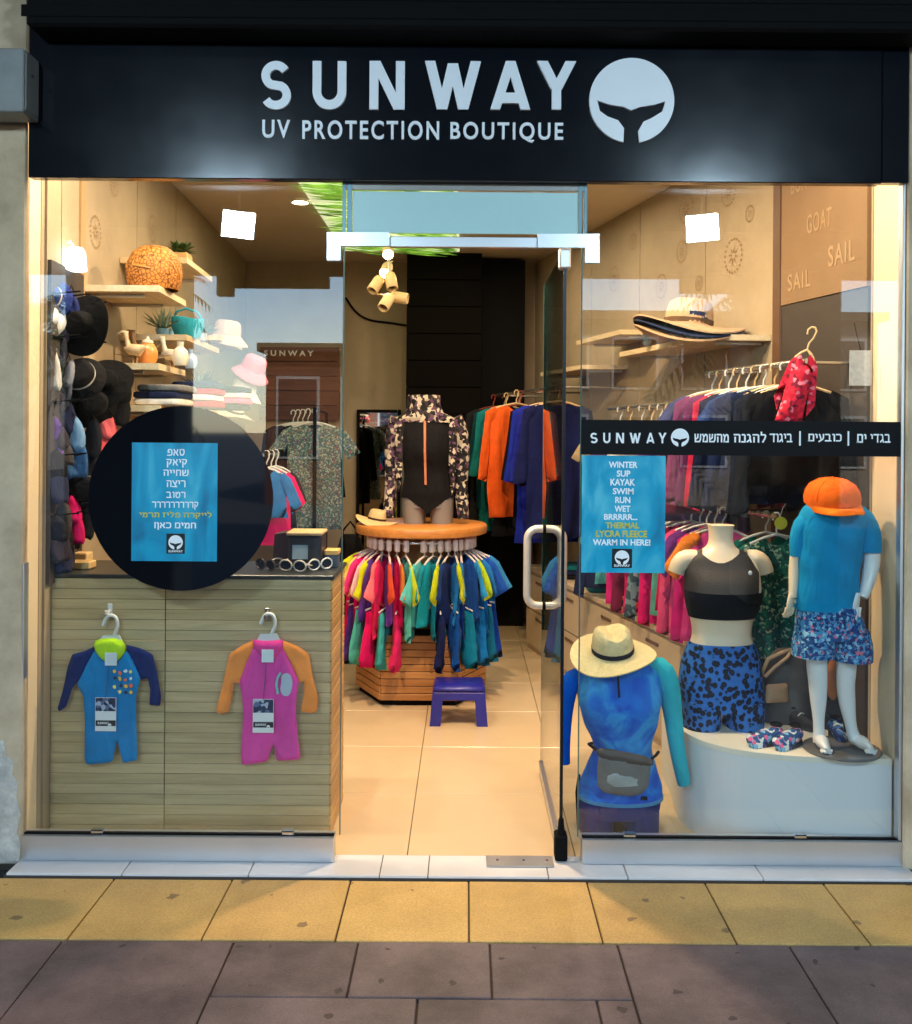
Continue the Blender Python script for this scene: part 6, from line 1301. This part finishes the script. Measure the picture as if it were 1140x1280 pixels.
MB().tube([P(952, 842, Yb - .08), P(960, 824, Yb - .09), P(976, 816, Yb - .08), P(988, 812, Yb - .05)], (.008), 8).build('strap', surf('beige_strap', (206, 170, 132), .7), bp_, True); MB().tube([P(956, 846, Yb - .09), P(968, 834, Yb - .1), P(984, 822, Yb - .09), P(990, 812, Yb - .05)], .007, 8).build('strap', surf('beige_strap', (206, 170, 132), .7), bp_, True)
bk = thing('shoulder_bag', 'black and tan bag standing behind the child mannequin legs', 'bag', (P(1045, 890, 3.88).x, 3.85, ZP))
bodyloft([(800, 1043, 12, 10, 0), (820, 1043, 24, 16, 0), (860, 1043, 28, 20, 0), (918, 1044, 28, 20, 0)], 3.86, 14, 30, wr=.02).build('body', surf('black_canvas', (30, 27, 27), .8, var=.2, bump=.3), bk, True)
puff(smoothpoly(pp([(1034, 826), (1048, 826), (1050, 868), (1042, 878), (1034, 868)], 3.78)), .01, .014, .02, 0, 1, 3.785).build('tan_flap', surf('tan_leather', (160, 100, 56), .5), bk, True)

# ================================================================== ACROSS THE STREET (seen mirrored in the glass)
def far_building(x0, x1, y, h, c_, label, ncol, nrow, dep=8):
    t = thing('building', label, 'building', ((x0 + x1) / 2, y, -.06))
    m = surf('render_%d_%d' % (c_[0], c_[2]), c_, .85, var=.15, scale=1.5)
    MB().box(x0, x1, y - dep, y, -.06, h).build('wall', m, t); MB().box(x0 - .15, x1 + .15, y - dep, y + .25, h, h + .18).build('roof', m_dark, t)
    for i in range(ncol):
        for j in range(nrow):
            wx = x0 + (x1 - x0) * (i + .5) / ncol; wz = .5 + (h - .6) * (j + .5) / nrow; ww = (x1 - x0) / ncol * .34; wh = (h - .6) / nrow * .34
            o = MB().box(wx - ww, wx + ww, y + .003, y + .03, wz - wh, wz + wh, .005).build('window', surf('far_frame', (200, 198, 192), .6), t)
            MB().box(wx - ww + .06, wx + ww - .06, y + .031, y + .04, wz - wh + .06, wz + wh - .06).build('pane', surf('far_pane', (40, 50, 60), .1, bump=0), o)
far_building(-4.3, 1.2, -14, 3.2, (120, 76, 56), 'low brown building across the street', 4, 1); far_building(1.4, 9, -14.5, 4.0, (150, 138, 122), 'taller beige building across the street', 5, 2)
far_building(-30, -16, -26, 5, (170, 160, 150), 'pale building far across the street', 6, 2)
def arc_pillar(x, w2, label): tag(MB().box(x - w2, x + w2, -2.5, -1.9, -.01, 3.0, .02).build('arcade_pillar', m_conc), label, 'pillar')
arc_pillar(-3.12, .5, 'square plaster pillar of the arcade on the left street side'); arc_pillar(2.95, .42, 'square plaster pillar of the arcade on the right street side')
for x0_, x1_, z0_, lab in ((-2.2, -1.3, 2.86, 'long dark sign box hanging under the arcade beam'), (-2.35, -2.2, 2.78, 'short dark lamp box hanging under the arcade beam'), (2.0, 2.5, 2.84, 'dark sign box under the right part of the arcade beam')):
    t = thing('hanging_sign', lab, 'sign', ((x0_ + x1_) / 2, -2.3, z0_)); MB().box(x0_, x1_, -2.36, -2.26, z0_, 2.97, .006).build('box', m_dark, t)
    for q_ in (x0_ + .04, x1_ - .04): MB().tube([(q_, -2.31, 2.968), (q_, -2.31, 3.005)], .008, 6).build('hanger', m_blk, t)
def palm(x, y, h, seed, label):
    t = thing('palm_tree', label, 'tree', (x, y, -.06)); rr = random.Random(seed)
    MB().tube([(x + .12 * math.sin(k * .5) * k / 8, y, -.06 + h * k / 8) for k in range(9)], [.16 - .008 * k for k in range(9)], 10).build('trunk', surf('palm_bark', (96, 78, 58), .9, bump=.6), t, True)
    mb = MB(); tx = x + .12 * math.sin(4)
    for k in range(26):
        a = k * 2.4 + rr.uniform(-.2, .2); e_ = rr.uniform(-.2, 1.1); L_ = rr.uniform(1.3, 1.9); prev = Vector((tx, y, h)); pts = []
        for q in range(8):
            u = q / 7; pts.append(Vector((tx + math.cos(a) * L_ * u * math.cos(e_), y + math.sin(a) * L_ * u * math.cos(e_), h + math.sin(e_) * L_ * u - 1.0 * u * u)))
        sd = Vector((-math.sin(a), math.cos(a), 0))
        for q in range(1, 8):
            for s in (-1, 1):
                for w3 in (0, .5):
                    p0 = pts[q - 1].lerp(pts[q], w3); tip = p0 + sd * s * (.34 * (1 - .6 * abs(q / 7 - .4))) + (pts[q] - pts[q - 1]) * .8 + Vector((0, 0, -.14)); mb.add([p0, p0 + (pts[q] - pts[q - 1]) * .3, tip], [(0, 1, 2)])
    mb.build('crown', surf('palm_green', (60, 84, 40), .6, var=.4), t)
for k, (x, y, h) in enumerate(((-6.0, -10, 2.6), (-7.6, -12, 3.2), (-10, -16, 4.2), (4.4, -9, 3.0), (5.6, -12, 4.3), (-8.4, -20, 5.4))): palm(x, y, h, k, ['tallest palm beside the beige building', 'high palm rising far behind the shorter palms'][k - 4] if k > 3 else ['short palm across the street nearest the brown building', 'second palm from the brown building', 'tall palm farthest from the brown building', 'palm in front of the taller beige building'][k])
